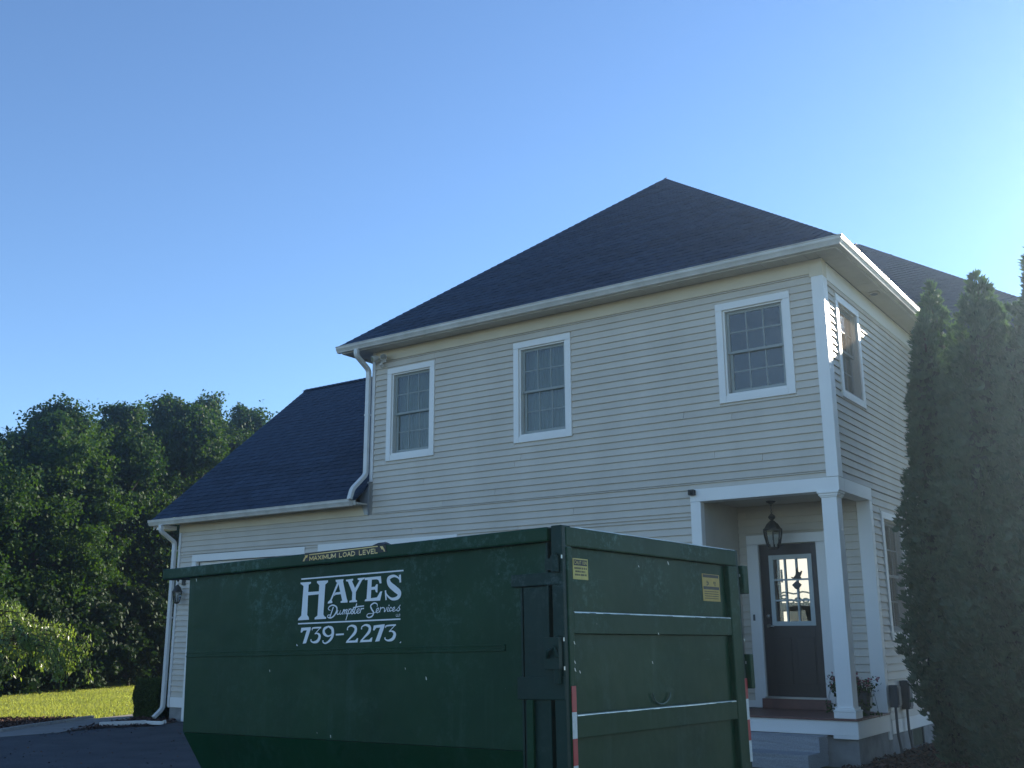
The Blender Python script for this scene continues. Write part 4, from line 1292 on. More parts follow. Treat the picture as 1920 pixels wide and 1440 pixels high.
  ('s', [(-2.3309, -0.0568, 0.0078), (-2.3145, -0.0281, 0.0077)]),
  ('s', [(-2.3145, -0.0281, 0.0077), (-2.2952, -0.0567, 0.0077)]),
  ('s', [(-2.3242, -0.0474, 0.0077), (-2.3028, -0.0472, 0.0078)]),
  ('s', [(-2.2853, -0.0566, 0.0077), (-2.2513, -0.0276, 0.0077)]),
  ('s', [(-2.2868, -0.0278, 0.0078), (-2.2499, -0.0564, 0.0077)]),
  ('s', [(-2.2357, -0.0564, 0.0077), (-2.2371, -0.0275, 0.0077)]),
  ('s', [(-2.2214, -0.0563, 0.0077), (-2.2228, -0.0274, 0.0076)]),
  ('s', [(-2.2228, -0.0274, 0.0076), (-2.2015, -0.0504, 0.0077)]),
  ('s', [(-2.2015, -0.0504, 0.0077), (-2.1825, -0.027, 0.0077)]),
  ('s', [(-2.1825, -0.027, 0.0077), (-2.1811, -0.0561, 0.0077)]),
  ('s', [(-2.1727, -0.027, 0.0076), (-2.1717, -0.0488, 0.0076), (-2.1627, -0.056, 0.0077), (-2.1453, -0.0559, 0.0077), (-2.137, -0.0486, 0.0076), (-2.1379, -0.0267, 0.0076)]),
  ('s', [(-2.1269, -0.0558, 0.0077), (-2.1282, -0.0266, 0.0077)]),
  ('s', [(-2.1282, -0.0266, 0.0077), (-2.1073, -0.0499, 0.0076)]),
  ('s', [(-2.1073, -0.0499, 0.0076), (-2.0885, -0.0263, 0.0076)]),
  ('s', [(-2.0885, -0.0263, 0.0076), (-2.0873, -0.0556, 0.0076)]),
  ('s', [(-2.045, -0.026, 0.0076), (-2.0438, -0.0554, 0.0076)]),
  ('s', [(-2.0438, -0.0554, 0.0076), (-2.0176, -0.0553, 0.0075)]),
  ('s', [(-1.9875, -0.0256, 0.0075), (-2.0018, -0.0301, 0.0076), (-2.0051, -0.0405, 0.0075), (-2.001, -0.0508, 0.0075), (-1.9864, -0.0551, 0.0076), (-1.9721, -0.0506, 0.0076), (-1.9689, -0.0402, 0.0076), (-1.9729, -0.0299, 0.0075), (-1.9875, -0.0256, 0.0075)]),
  ('s', [(-1.9582, -0.055, 0.0075), (-1.9413, -0.0252, 0.0075)]),
  ('s', [(-1.9413, -0.0252, 0.0075), (-1.9223, -0.0548, 0.0075)]),
  ('s', [(-1.9514, -0.0452, 0.0075), (-1.9298, -0.0451, 0.0075)]),
  ('s', [(-1.9122, -0.0548, 0.0075), (-1.9133, -0.025, 0.0075)]),
  ('s', [(-1.9133, -0.025, 0.0075), (-1.8918, -0.0257, 0.0075), (-1.8773, -0.0337, 0.0075), (-1.8769, -0.0456, 0.0075), (-1.8908, -0.0538, 0.0075), (-1.9122, -0.0548, 0.0075)]),
  ('s', [(-1.8283, -0.0243, 0.0075), (-1.8273, -0.0544, 0.0074)]),
  ('s', [(-1.8273, -0.0544, 0.0074), (-1.8012, -0.0542, 0.0074)]),
  ('s', [(-1.7882, -0.0542, 0.0074), (-1.7891, -0.024, 0.0075)]),
  ('s', [(-1.7891, -0.024, 0.0075), (-1.7625, -0.0238, 0.0074)]),
  ('s', [(-1.7886, -0.0391, 0.0074), (-1.765, -0.039, 0.0074)]),
  ('s', [(-1.7882, -0.0542, 0.0074), (-1.7616, -0.054, 0.0074)]),
  ('s', [(-1.7495, -0.0237, 0.0074), (-1.7307, -0.0539, 0.0074)]),
  ('s', [(-1.7307, -0.0539, 0.0074), (-1.7137, -0.0235, 0.0073)]),
  ('s', [(-1.7029, -0.0537, 0.0074), (-1.7038, -0.0234, 0.0074)]),
  ('s', [(-1.7038, -0.0234, 0.0074), (-1.6775, -0.0232, 0.0073)]),
  ('s', [(-1.7033, -0.0386, 0.0073), (-1.68, -0.0384, 0.0074)]),
  ('s', [(-1.7029, -0.0537, 0.0074), (-1.6767, -0.0536, 0.0074)]),
  ('s', [(-1.6647, -0.0231, 0.0073), (-1.6639, -0.0536, 0.0073)]),
  ('s', [(-1.6639, -0.0536, 0.0073), (-1.6384, -0.0534, 0.0073)]),
  ('p', [(-2.3907, -0.0095), (-1.6352, -0.0028), (-1.635, -0.0102), (-2.3903, -0.0173)]),
  ('p', [(-2.4621, -0.0576), (-2.4479, -0.0586), (-2.4255, -0.0303), (-2.4152, -0.0362), (-2.4044, -0.0137), (-2.4443, -0.016), (-2.4359, -0.0231), (-2.453, -0.0401)]),
  ('p', [(-1.6139, -0.0081), (-1.5858, -0.0091), (-1.5678, -0.0317), (-1.5586, -0.0487), (-1.5708, -0.049), (-1.5817, -0.0312), (-1.594, -0.0328)]),
 ],
}

glare_volume = MB().box(-210, 210, -210, 210, -1.05, 12.2)  # added air volume imitating lens glare
ho = link('glare_volume', glare_volume.mesh('glare_volume', hz)); ho['kind'] = 'stuff'

# ------------------------------------------------------------------ dumpster (roll-off container)
DP = Vector((0.62133, -7.50600, 2.19790))
DM = Matrix(((0.99753204, 0.067563, -0.01910695), (-0.06741799, 0.99769165, 0.0081354), (0.01961249, -0.00682717, 0.99978435)))
dump = thing('dumpster', 'large dark green roll-off dumpster with white lettering on its long side', 'dumpster')
dump.matrix_world = Matrix.Translation(DP + DM @ Vector((-2.1, 1.15, -2.13))) @ DM.to_4x4()
OX, OY, OZ = 2.1, -1.15, 2.13        # panel coordinates (origin at the near top corner) to root coordinates
def D(mb):
    mb.v = [(x + OX, y + OY, z + OZ) for x, y, z in mb.v]
    return mb
def dpart(name, mb, m=None, bevel=0.006, parent=None, label=None, smooth=False):
    return part(name, D(mb), m or M_GREEN, parent or dump, bevel=bevel, label=label, smooth=smooth)
W_ = 2.30
YF = 0.045       # side sheet sits this far inside the rail face
# long sides: upright sheet above a tapered lower skirt
def side(y, s):
    mb = MB()
    t = .03 * s
    prof = [(-4.03, -.05), (-.36, -.05), (-.36, -1.355), (-3.99, -1.355)]
    mb.prism(prof, lambda p: (p[0], y, p[1]), lambda p: (p[0], y + t, p[1]))
    return mb
sd = dpart('side_panel', side(0.0, 1), bevel=0.002)
dpart('side_panel', side(W_, -1), bevel=0.002)
for y, s in ((0.0, 1), (W_, -1)):
    lo = MB()
    a = [(-3.99, y + .002 * s, -1.358), (-.09, y + .002 * s, -1.358), (-.09, y + .20 * s, -1.96), (-3.66, y + .20 * s, -1.96)]
    b = [(x, yy + .03 * s, z) for x, yy, z in a]
    lo.add(a + b, [(0, 1, 2, 3), (7, 6, 5, 4), (0, 4, 5, 1), (1, 5, 6, 2), (2, 6, 7, 3), (3, 7, 4, 0)])
    dpart('lower_skirt', lo, bevel=0.002)
# mid seam, a welded double bar
for y, s in ((0.0, -1), (W_, 1)):
    sm = MB()
    sm.box(-4.0, -.50, y, y + .010 * s, -.756, -.742)
    sm.box(-4.0, -.50, y, y + .006 * s, -.742, -.725)
    sm.box(-4.0, -.50, y, y + .009 * s, -.725, -.714)
    dpart('seam_bar', sm, bevel=0.002)
# top rails
dpart('top_rail', MB().box(-4.37, -.105, -.055, .07, -.092, .0), bevel=.012)
dpart('top_rail', MB().box(-4.37, -.105, W_ - .07, W_ + .055, -.092, .0), bevel=.012)
dpart('front_rail', MB().box(-4.30, -4.0, .075, W_ - .075, -.09, -.004), bevel=.012)
fw = MB()
a = [(-4.05, .032, -.09), (-4.05, W_ - .032, -.09), (-3.99, W_ - .032, -1.36), (-3.62, W_ - .2, -1.96), (-3.62, .2, -1.96), (-3.99, .032, -1.36)]
fw.add(a + [(x + .03, y, z) for x, y, z in a], [(5, 2, 1, 0), (5, 4, 3, 2), (6, 7, 8, 11), (8, 9, 10, 11), (0, 1, 7, 6), (1, 2, 8, 7), (2, 3, 9, 8), (3, 4, 10, 9), (4, 5, 11, 10), (5, 0, 6, 11)])
dpart('front_wall', fw, bevel=0)
dpart('floor', MB().box(-3.62, -.09, .2, W_ - .2, -1.99, -1.96), bevel=0)
dpart('rail_skid', MB().box(-3.9, -.02, .72, .82, -2.10, -1.99), bevel=.004)
dpart('rail_skid', MB().box(-3.9, -.02, W_ - .82, W_ - .72, -2.10, -1.99), bevel=.004)
for x in (-3.4, -.35):
    for y in (.52, W_ - .52):
        wq = dpart('wheel', MB().tube([(x, y - .07, -2.02), (x, y + .07, -2.02)], .085, 16), M_BLACKMETAL, bevel=.008)
# rear corner frame on both sides: post, plates, hinges
for y, s in ((0.0, -1), (W_, 1)):
    dpart('rear_post', MB().box(-.088, -.004, y + .04 * s, y - .06 * s, -1.97, .006), M_GREENDARK, bevel=.008)
    dpart('post_groove', MB().box(-.118, -.089, y - .030 * s, y - .06 * s, -1.97, -.05), M_BLACKMETAL, bevel=0)
    dpart('post_lip', MB().box(-.135, -.119, y + .036 * s, y - .03 * s, -1.97, -.095), M_GREENDARK, bevel=.004)
    dpart('post_plate', MB().box(-.330, -.136, y + .022 * s, y - .03 * s, -1.97, -.365), M_GREENDARK, bevel=.004)
    dpart('plate_edge', MB().box(-.358, -.342, y + .018 * s, y - .03 * s, -1.97, -.365), M_GREENDARK, bevel=.003)
    dpart('plate_backing', MB().box(-.3595, -.136, y + .001 * s, y - .032 * s, -1.97, -.362), M_BLACKMETAL, bevel=0)
    dpart('top_gusset', MB().box(-.361, -.136, y + .003 * s, y - .03 * s, -.361, -.05), bevel=.002)
    dpart('hinge_plate', MB().box(-.412, -.006, y + .044 * s, y + .0035 * s, -.362, -.285), M_GREENDARK, bevel=.005)
    dpart('hinge_plate', MB().box(-.372, -.006, y + .046 * s, y + .0225 * s, -1.050, -.915), M_GREENDARK, bevel=.005)
    dpart('stiffener', MB().box(-.300, -.250, y + .05 * s, y + .0225 * s, -1.97, -1.05), bevel=.006)
    for z in (-.235, -.735, -.905):
        dpart('hinge', MB().tube([(-.05, y + .055 * s, z - .05), (-.05, y + .055 * s, z + .05)], .028, 10).box(-.13, -.05, y + .052 * s, y + .03 * s, z - .035, z + .035).tube([(-.05, y + .055 * s, z + .05), (-.05, y + .055 * s, z + .065)], .016, 8), M_GREENDARK, bevel=0)
        dpart('hinge_glint', MB().box(-.0035, -.001, y + .052 * s, y + .040 * s, z + .030, z + .052), M_STEELGLINT, bevel=0, label='painted sun glint on the hinge edge')  # pale slip painted in as a sun glint
lt = MB()
lt.box(-.13, -.015, -.085, -.045, -.87, -.68); lt.tube([(-.10, -.09, -.80), (-.075, -.11, -.76), (-.04, -.10, -.74), (-.03, -.085, -.80)], .014, 6)
dpart('latch', lt, M_GREENDARK, bevel=.004)

# tailgate, 7 cm deep frame with sunk panels between the ribs
GX = 0.0
gate = dpart('tailgate', MB().box(-.060, -.0375, .02, W_ - .02, -1.95, -.02), bevel=.002)
def grib(name, y0, y1, z0, z1, depth=GX, bevel=.010):
    return dpart(name, MB().box(-.0615, depth, y0, y1, z0, z1), bevel=bevel, parent=gate)
grib('top_frame', .0, W_, -.125, -.002)
grib('frame_post', .0, .062, -1.95, -.127, .004)
grib('frame_post', W_ - .15, W_, -1.95, -.127, .004)
def slopedrib(z0, z1):
    mb = MB()
    prof = [(-.0615, z0), (-.0015, z0 + .004), (-.0015, z1 - .008), (-.008, z1), (-.0615, z1 + .004)]
    mb.prism(prof, lambda p: (p[0], .064, p[1]), lambda p: (p[0], W_ - .152, p[1]))
    return dpart('rib', mb, bevel=.003, parent=gate)
slopedrib(-.663, -.527); slopedrib(-1.278, -1.140); slopedrib(-1.93, -1.80)
# sun highlights painted along the upper edges of the ribs and rim
def edge_highlight(name, y0, y1, z, x, w=.006):
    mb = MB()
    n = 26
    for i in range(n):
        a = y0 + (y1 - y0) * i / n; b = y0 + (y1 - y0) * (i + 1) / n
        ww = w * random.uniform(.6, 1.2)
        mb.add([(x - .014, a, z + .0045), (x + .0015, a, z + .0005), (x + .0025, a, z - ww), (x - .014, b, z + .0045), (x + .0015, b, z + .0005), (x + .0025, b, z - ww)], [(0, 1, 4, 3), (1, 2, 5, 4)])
    o = dpart(name, mb, M_STEELGLINT, bevel=0, parent=gate, label='bright sun highlight painted along the edge')
edge_highlight('painted_highlight', .07, W_ - .16, -.5275, -.0012)
edge_highlight('painted_highlight', .07, W_ - .16, -1.1405, -.0012)
edge_highlight('painted_highlight', .10, W_ - .02, .0005, .0008, .005)
# dents: bent bare bits on the rim, painted sun glints by the post, a scraped arc
arc = [( .012, 1.10 + .115 * math.cos(t), -1.045 + .075 * math.sin(t)) for t in [math.pi + i * math.pi / 9 for i in range(10)]]
dpart('chain_loop', MB().tube([(x - .035, y, z) for x, y, z in arc], .0045, 5), M_CHAIN, bevel=0, parent=gate)
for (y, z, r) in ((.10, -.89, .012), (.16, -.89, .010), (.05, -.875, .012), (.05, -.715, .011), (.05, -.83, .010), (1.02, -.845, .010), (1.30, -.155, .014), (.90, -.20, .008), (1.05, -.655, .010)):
    dpart('chip_and_glint', MB().add([(.0065 if (y < .07 or y > 2.1) else (-.0362 if not (-.663 < z < -.527 or z > -.12) else .004), y + dy_, z + dz_) for dy_, dz_ in ((-r * .6, r), (r * .2, r * .7), (r, -r), (-r * .1, -r * .5))], [(0, 1, 2, 3)]), M_STEELGLINT, bevel=0, parent=gate)
# right-hand hinge blocks of the gate
dpart('hinge_block', MB().box(-.08, .02, W_ + .062, W_ + .15, -.335, -.115), bevel=.008)
dpart('hinge_block', MB().box(-.09, .03, W_ + .062, W_ + .12, -1.06, -.80), bevel=.01)
# conspicuity tape
def tape(y, x, z0, n, parent, red_first=True):
    h = .1525
    for i in range(n):
        z = z0 - h * i
        red = (i % 2 == 0) == red_first
        dpart('reflective_tape', MB().box(x, x + .003, y, y + .046, z - h + .0005, z), M_REDTAPE if red else M_WHITETAPE, bevel=0, parent=parent, label='red reflective strip' if red else 'white reflective strip')
tape(.008, .0045, -.969, 6, gate)
tape(W_ - .002, -.0038, -.982, 4, dump)
# stickers
def sticker(name, corners, m, label, rows):
    (y0, z0), (y1, z1) = corners
    st = dpart(name, MB().box(-.0372, -.0355, y0, y1, z0, z1), m, bevel=0, parent=gate, label=label)
    w = y1 - y0; h = z1 - z0
    for (a, b, c, d) in rows:
        yield (y0 + w * a, y0 + w * b, z1 - h * d, z1 - h * c)
def glyph_strokes(word, y0, y1, z0, z1, x, th):
    G5 = {'C': [[(1, .8), (.7, 1), (.3, 1), (0, .75), (0, .25), (.3, 0), (.7, 0), (1, .2)]], 'A': [[(0, 0), (.5, 1), (1, 0)], [(.2, .35), (.8, .35)]], 'U': [[(0, 1), (0, .25), (.3, 0), (.7, 0), (1, .25), (1, 1)]],
          'T': [[(0, 1), (1, 1)], [(.5, 1), (.5, 0)]], 'I': [[(.5, 0), (.5, 1)]], 'O': [[(.5, 1), (.1, .85), (0, .5), (.1, .15), (.5, 0), (.9, .15), (1, .5), (.9, .85), (.5, 1)]], 'N': [[(0, 0), (0, 1)], [(0, 1), (1, 0)], [(1, 0), (1, 1)]]}
    mb = MB()
    n = len(word); cw = (y1 - y0) / n
    for i, ch_ in enumerate(word):
        for st in G5[ch_]:
            for p, q in zip(st, st[1:]):
                a = Vector((y0 + cw * (i + .12 + .70 * p[0]), z0 + (z1 - z0) * p[1])); b = Vector((y0 + cw * (i + .12 + .70 * q[0]), z0 + (z1 - z0) * q[1]))
                d = (b - a).normalized(); s = Vector((-d.y, d.x)) * th / 2
                a = a - d * th * .3; b = b + d * th * .3
                mb.add([(x, a.x - s.x, a.y - s.y), (x, b.x - s.x, b.y - s.y), (x, b.x + s.x, b.y + s.y), (x, a.x + s.x, a.y + s.y)], [(0, 1, 2, 3)])
    return mb
rows = [(.06, .94, .06, .34)]
for r in sticker('caution_sticker', ((.117, -.322), (.284, -.190)), M_STICKER, 'yellow caution sticker with black header', rows):
    dpart('sticker_header', MB().box(-.0353, -.0346, r[0], r[1], r[2], r[3]), M_BLACKVINYL, bevel=0, parent=gate)
    dpart('sticker_lettering', glyph_strokes('CAUTION', r[0] + .006, r[1] - .004, r[2] + .009, r[3] - .008, -.0341, .0032), M_STICKER, bevel=0, parent=gate)
tx = MB()
for i, (a, b) in enumerate(((.10, .92), (.16, .86), (.13, .93))):
    y = .117 + .163 * a
    zc = -.190 - .132 * (.47 + i * .155)
    while y < .117 + .163 * b:
        w = random.uniform(.006, .011)
        tx.box(-.0353, -.0348, y, y + w * .75, zc - .006, zc + .006); y += w + (.006 if random.random() < .2 else .001)
dpart('sticker_print', tx, M_BLACKVINYL, bevel=0, parent=gate)
for r in sticker('warning_sticker', ((1.790, -.407), (2.060, -.204)), M_STICKER2, 'ochre warning sticker with two small pictograms', [(.04, .96, .02, .13), (.04, .96, .46, .57)]):
    dpart('sticker_band', MB().box(-.0353, -.0348, r[0], r[1], r[2], r[3]), M_BRONZE, bevel=0, parent=gate)
tx = MB()
for (yy, zz) in ((1.87, -.272), (1.98, -.272)):
    for k in range(5):
        a, b = random.uniform(-.012, .012), random.uniform(-.014, .014)
        tx.box(-.0353, -.0348 + k * 1e-4, yy + a - .006, yy + a + .006, zz + b - .006, zz + b + .006)
for i in range(4):
    y = 1.815
    while y < 2.03:
        w = random.uniform(.006, .012)
        tx.box(-.0353, -.0349, y, y + w * .7, -.338 - i * .017, -.332 - i * .017); y += w
dpart('sticker_print', tx, M_BRONZE, bevel=0, parent=gate)

# lettering on the long side (flat vinyl)
def catmull(pts, k=6):
    P = [Vector(p) for p in pts]
    if len(P) == 2:
        return P
    out = []
    for i in range(len(P) - 1):
        p0 = P[max(0, i - 1)]; p1 = P[i]; p2 = P[i + 1]; p3 = P[min(len(P) - 1, i + 2)]
        for j in range(k):
            t = j / k
            out.append(0.5 * ((2 * p1) + (p2 - p0) * t + (2 * p0 - 5 * p1 + 4 * p2 - p3) * t * t + (3 * p1 - p0 - 3 * p2 + p3) * t ** 3))
    out.append(P[-1])
    return out
def lettering(name, items, y, m, parent, smooth=True):
    mb = MB()
    for idx, (kind, pts) in enumerate(items):
        yy = y - (idx % 7) * 0.00025
        if kind == 'p':
            mb.add([(px_, yy, pz_) for px_, pz_ in pts], [tuple(range(len(pts)))])
        else:
            q = catmull(pts) if (smooth and len(pts) > 2) else [Vector(p) for p in pts]
            vs = []
            n = len(q)
            for i, p in enumerate(q):
                d = (q[min(i + 1, n - 1)] - q[max(i - 1, 0)]); d = Vector((d.x, d.y)).normalized()
                s = Vector((-d.y, d.x)) * max(p.z, .003) / 2
                e = d * (max(p.z, .003) * .3) * (-1 if i == 0 else 1 if i == n - 1 else 0)
                vs += [(p.x + s.x + e.x, yy, p.y + s.y + e.y), (p.x - s.x + e.x, yy, p.y - s.y + e.y)]
            mb.add(vs, [(2 * i, 2 * i + 1, 2 * i + 3, 2 * i + 2) for i in range(n - 1)])
    return dpart(name, mb, m, bevel=0, parent=parent)
lettering('company_lettering', LETTERING['company_lettering'], -.0016, M_WHITEVINYL, dump)
lettering('phone_number_lettering', LETTERING['phone_number_lettering'], -.0016, M_WHITEVINYL, dump)
dec = MB()
dec.prism([(-2.475, -.060), (-1.545, -.052), (-1.562, .0030), (-2.440, .0030)], lambda p: (p[0], -.0560, p[1]), lambda p: (p[0], -.0572, p[1]))
dec.add([(-1.70, -.05, .0055), (-1.575, -.05, .0055), (-1.575, .03, .0055), (-1.70, .03, .0055), (-1.66, -.03, .022), (-1.60, -.01, .026)], [(0, 1, 5, 4), (1, 2, 5), (2, 3, 4, 5), (3, 0, 4)])
decal = dpart('load_level_decal', dec, M_BLACKVINYL, bevel=0)
lettering('load_level_lettering', LETTERING['load_level_lettering'], -.0576, M_YELLOWVINYL, decal, smooth=False)
# scraped nicks on the long side
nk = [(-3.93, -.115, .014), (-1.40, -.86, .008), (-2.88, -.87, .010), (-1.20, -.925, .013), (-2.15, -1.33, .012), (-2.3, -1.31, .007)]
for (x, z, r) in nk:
    dpart('chip_and_glint', MB().add([(x - r * .5, -.0012, z + r), (x + r * .3, -.0012, z + r * .6), (x + r * .5, -.0012, z - r), (x - r * .2, -.0012, z - r * .6)], [(0, 1, 2, 3)]), M_STEELGLINT, bevel=0)

# ------------------------------------------------------------------ trees
def limb_set(mb, base, top, r, targets):
    trunk = [Vector(base), Vector(base).lerp(Vector(top), .35) + Vector((random.uniform(-.15, .15), random.uniform(-.15, .15), 0)), Vector(base).lerp(Vector(top), .7), Vector(top)]
    mb.tube(trunk, r, 8, r * .25)
    for t in targets:
        t = Vector(t)
        f = min(.9, max(.15, (t.z - base[2]) / max(.1, top[2] - base[2]) - .22))
        s = Vector(base).lerp(Vector(top), f)
        m = s.lerp(t, .5) + Vector((0, 0, .12))
        mb.tube([s, m, t], r * .32, 5, r * .06)

def broadleaf(label, x, y, H, R, seed, nclump=70, per=620, leaf=.062, z0=.4, mat_=None, trunk=.2, name='maple_tree', group='trees along the far edge of the lawn', cat='tree', shape=1.0, gap=0.0):
    global rng
    rng = np.random.default_rng(seed); random.seed(seed)
    t = thing(name, label, cat, (x, y, -.03), group)
    cz = (H + z0) / 2; hz = (H - z0) / 2
    # limbs first, then leaf sprays strung along their outer halves
    nclump = int(nclump * 2.3)
    d = rand_dirs(nclump)
    kc = nclump // 3
    d[:kc, 2] = np.abs(d[:kc, 2]) + .55
    d = unit(d)
    rad = rng.uniform(.35, 1.0, nclump) ** .5
    C = d * rad[:, None] * np.array([R, R, hz]) * .90
    C *= 1 + .16 * np.sin(d[:, 0:1] * 4 + seed) * np.cos(d[:, 1:2] * 3 + d[:, 2:3] * 4 + seed)
    widen = 1.0 - .22 * (C[:, 2:3] / hz)
    C[:, :2] *= widen
    C[:, 2] = np.minimum(C[:, 2] + cz, H * .95)
    rad_ = np.linalg.norm(C[:, :2], axis=1, keepdims=True)
    C[:, :2] *= np.minimum(1.0, R * 1.02 / np.maximum(rad_, 1e-6))
    C[:, :2] *= np.where(C[:, 2:3] > H * .86, .74, 1.0)
    cr = (.34 + .48 * rng.uniform(0, 1, nclump) ** 1.6) * (R / 2.6) ** .5
    axis = unit(d * np.array([1, 1, .45]) + rng.normal(0, .25, (nclump, 3)))
    mb = MB()
    tg = C[rng.choice(nclump, min(40, nclump), replace=False)]
    limb_set(mb, (0, 0, -.1), (rng.normal(0, .2), rng.normal(0, .2), H * .74), trunk, tg)
    part('trunk', mb, M_BARK, t)
    n = int(nclump * per * .95)
    wgt = cr ** 2; wgt = wgt / wgt.sum()
    ci = rng.choice(nclump, n, p=wgt)
    dd = rand_dirs(n)
    rr = rng.uniform(0, 1.0, n) ** .5 * (1 + .10 * rng.normal(0, 1, n)).clip(.6, 1.25)
    stray = rng.uniform(0, 1, n) < .06
    rr = np.where(stray & (C[ci][:, 2] < H * .72), rr * 1.4, rr)
    off = dd * (rr * cr[ci])[:, None] * np.array([1.0, 1.0, .62])
    off += axis[ci] * (np.sum(dd * axis[ci], 1) * rr * cr[ci] * .35)[:, None]
    off *= 1 + .35 * np.sin(dd[:, 0:1] * 4 + ci[:, None] * 2.1) * np.cos(dd[:, 1:2] * 5 + ci[:, None])
    P = C[ci] + off
    fill = rng.uniform(0, 1, n) < .035
    Q = rand_dirs(n) * (rng.uniform(0, 1, (n, 1)) ** .5) * np.array([R * .9, R * .9, hz * .88]) + np.array([0, 0, cz])
    P = np.where(fill[:, None], Q, P)
    nr = unit(dd * .5 + rand_dirs(n) * .9 + np.array([0, 0, .5]))
    U, V = frame_from_normal(nr, rng.uniform(0, 6.28, n))
    s = (rng.uniform(.45, 1.3, n) * leaf)[:, None]
    tone = .30 + .40 * rng.uniform(0, 1, n) + .45 * (rng.uniform(0, 1, nclump)[ci] - .5)
    me = quads_mesh('crown', P, U * s * .8, V * s, tone, mat_ or M_LEAF, 'leaf')
    link('crown', me, t)
    return t
# tall tree row behind the lawn
broadleaf('broad maple with the highest left-hand dome in the tree row', -26.2, 4.6, 9.15, 2.35, 11, 84, 620)
broadleaf('dense maple between the highest dome and the lit maple in the tree row', -27.0, 7.6, 9.76, 2.0, 12, 64, 600)
broadleaf('maple with sunlit right side nearer the middle of the tree row', -27.6, 10.6, 10.95, 2.25, 13, 80, 620)
broadleaf('maple partly hidden by the sunlit one, its top a dip in the tree row', -29.6, 13.0, 11.34, 1.9, 14, 58, 560)
broadleaf('rightmost sunlit maple just left of the garage roof slope', -30.2, 16.0, 11.70, 2.35, 15, 80, 620)
broadleaf('lower dark maple at the left end of the tree row', -25.3, 1.6, 7.52, 2.3, 16, 70, 600)
broadleaf('outermost low maple cut off by the left edge', -24.6, -1.2, 6.54, 2.2, 17, 56, 560)
broadleaf('darker maple filling the gap behind the tree row', -32.5, 8.5, 8.28, 2.6, 19, 56, 300, .10)
broadleaf('dark maple low behind the right end of the tree row', -33.0, 20.0, 8.6, 2.8, 20, 56, 300, .10)
# undergrowth, one bush after another along the wood edge
ug = [(-24.3, -.2, 2.5, 1.25, 'left-hand dark bush at the foot of the tree row'), (-24.6, 1.9, 3.0, 1.35, 'second dark bush from the left at the foot of the tree row'), (-25.2, 3.9, 3.2, 1.4, 'dark bush below the highest maple dome'),
      (-25.7, 6.0, 3.4, 1.4, 'dark bush right of the highest maple trunk'), (-26.2, 8.2, 3.5, 1.45, 'dark bush in front of the sunlit maple'), (-26.8, 10.4, 3.6, 1.45, 'tallest dark bush by the right end of the lawn'), (-27.6, 12.8, 3.7, 1.5, 'dark bush behind the clipped hedge'), (-28.4, 15.2, 3.8, 1.5, 'dark bush behind the garage corner')]
for i, (x, y, h, r, lab) in enumerate(ug):
    broadleaf(lab, x, y, h, r, 40 + i, 30, 520, .075, -.1, M_LEAF2, .05, 'bush', 'bushes at the foot of the tree row', 'bush')
# far wood closing the view low down
rng = np.random.default_rng(77)
n = 60000
s_ = rng.uniform(0, 1, n)
bx = -29 - 6 * s_ + rng.normal(0, 1.1, n); by = -12 + 44 * s_ + rng.normal(0, 1.1, n)
top = 5.4 + .7 * np.sin(by * .9) + .4 * np.sin(by * 2.3)
bz = rng.uniform(0, 1, n) ** .8 * top
nr = rand_dirs(n); U, V = frame_from_normal(nr, rng.uniform(0, 6.28, n))
me = quads_mesh('far_wood', np.stack([bx, by, bz], 1), U * .16, V * .2, rng.uniform(0, .7, n), M_LEAF2, 'leaf')
o = link('far_wood', me); o['kind'] = 'stuff'

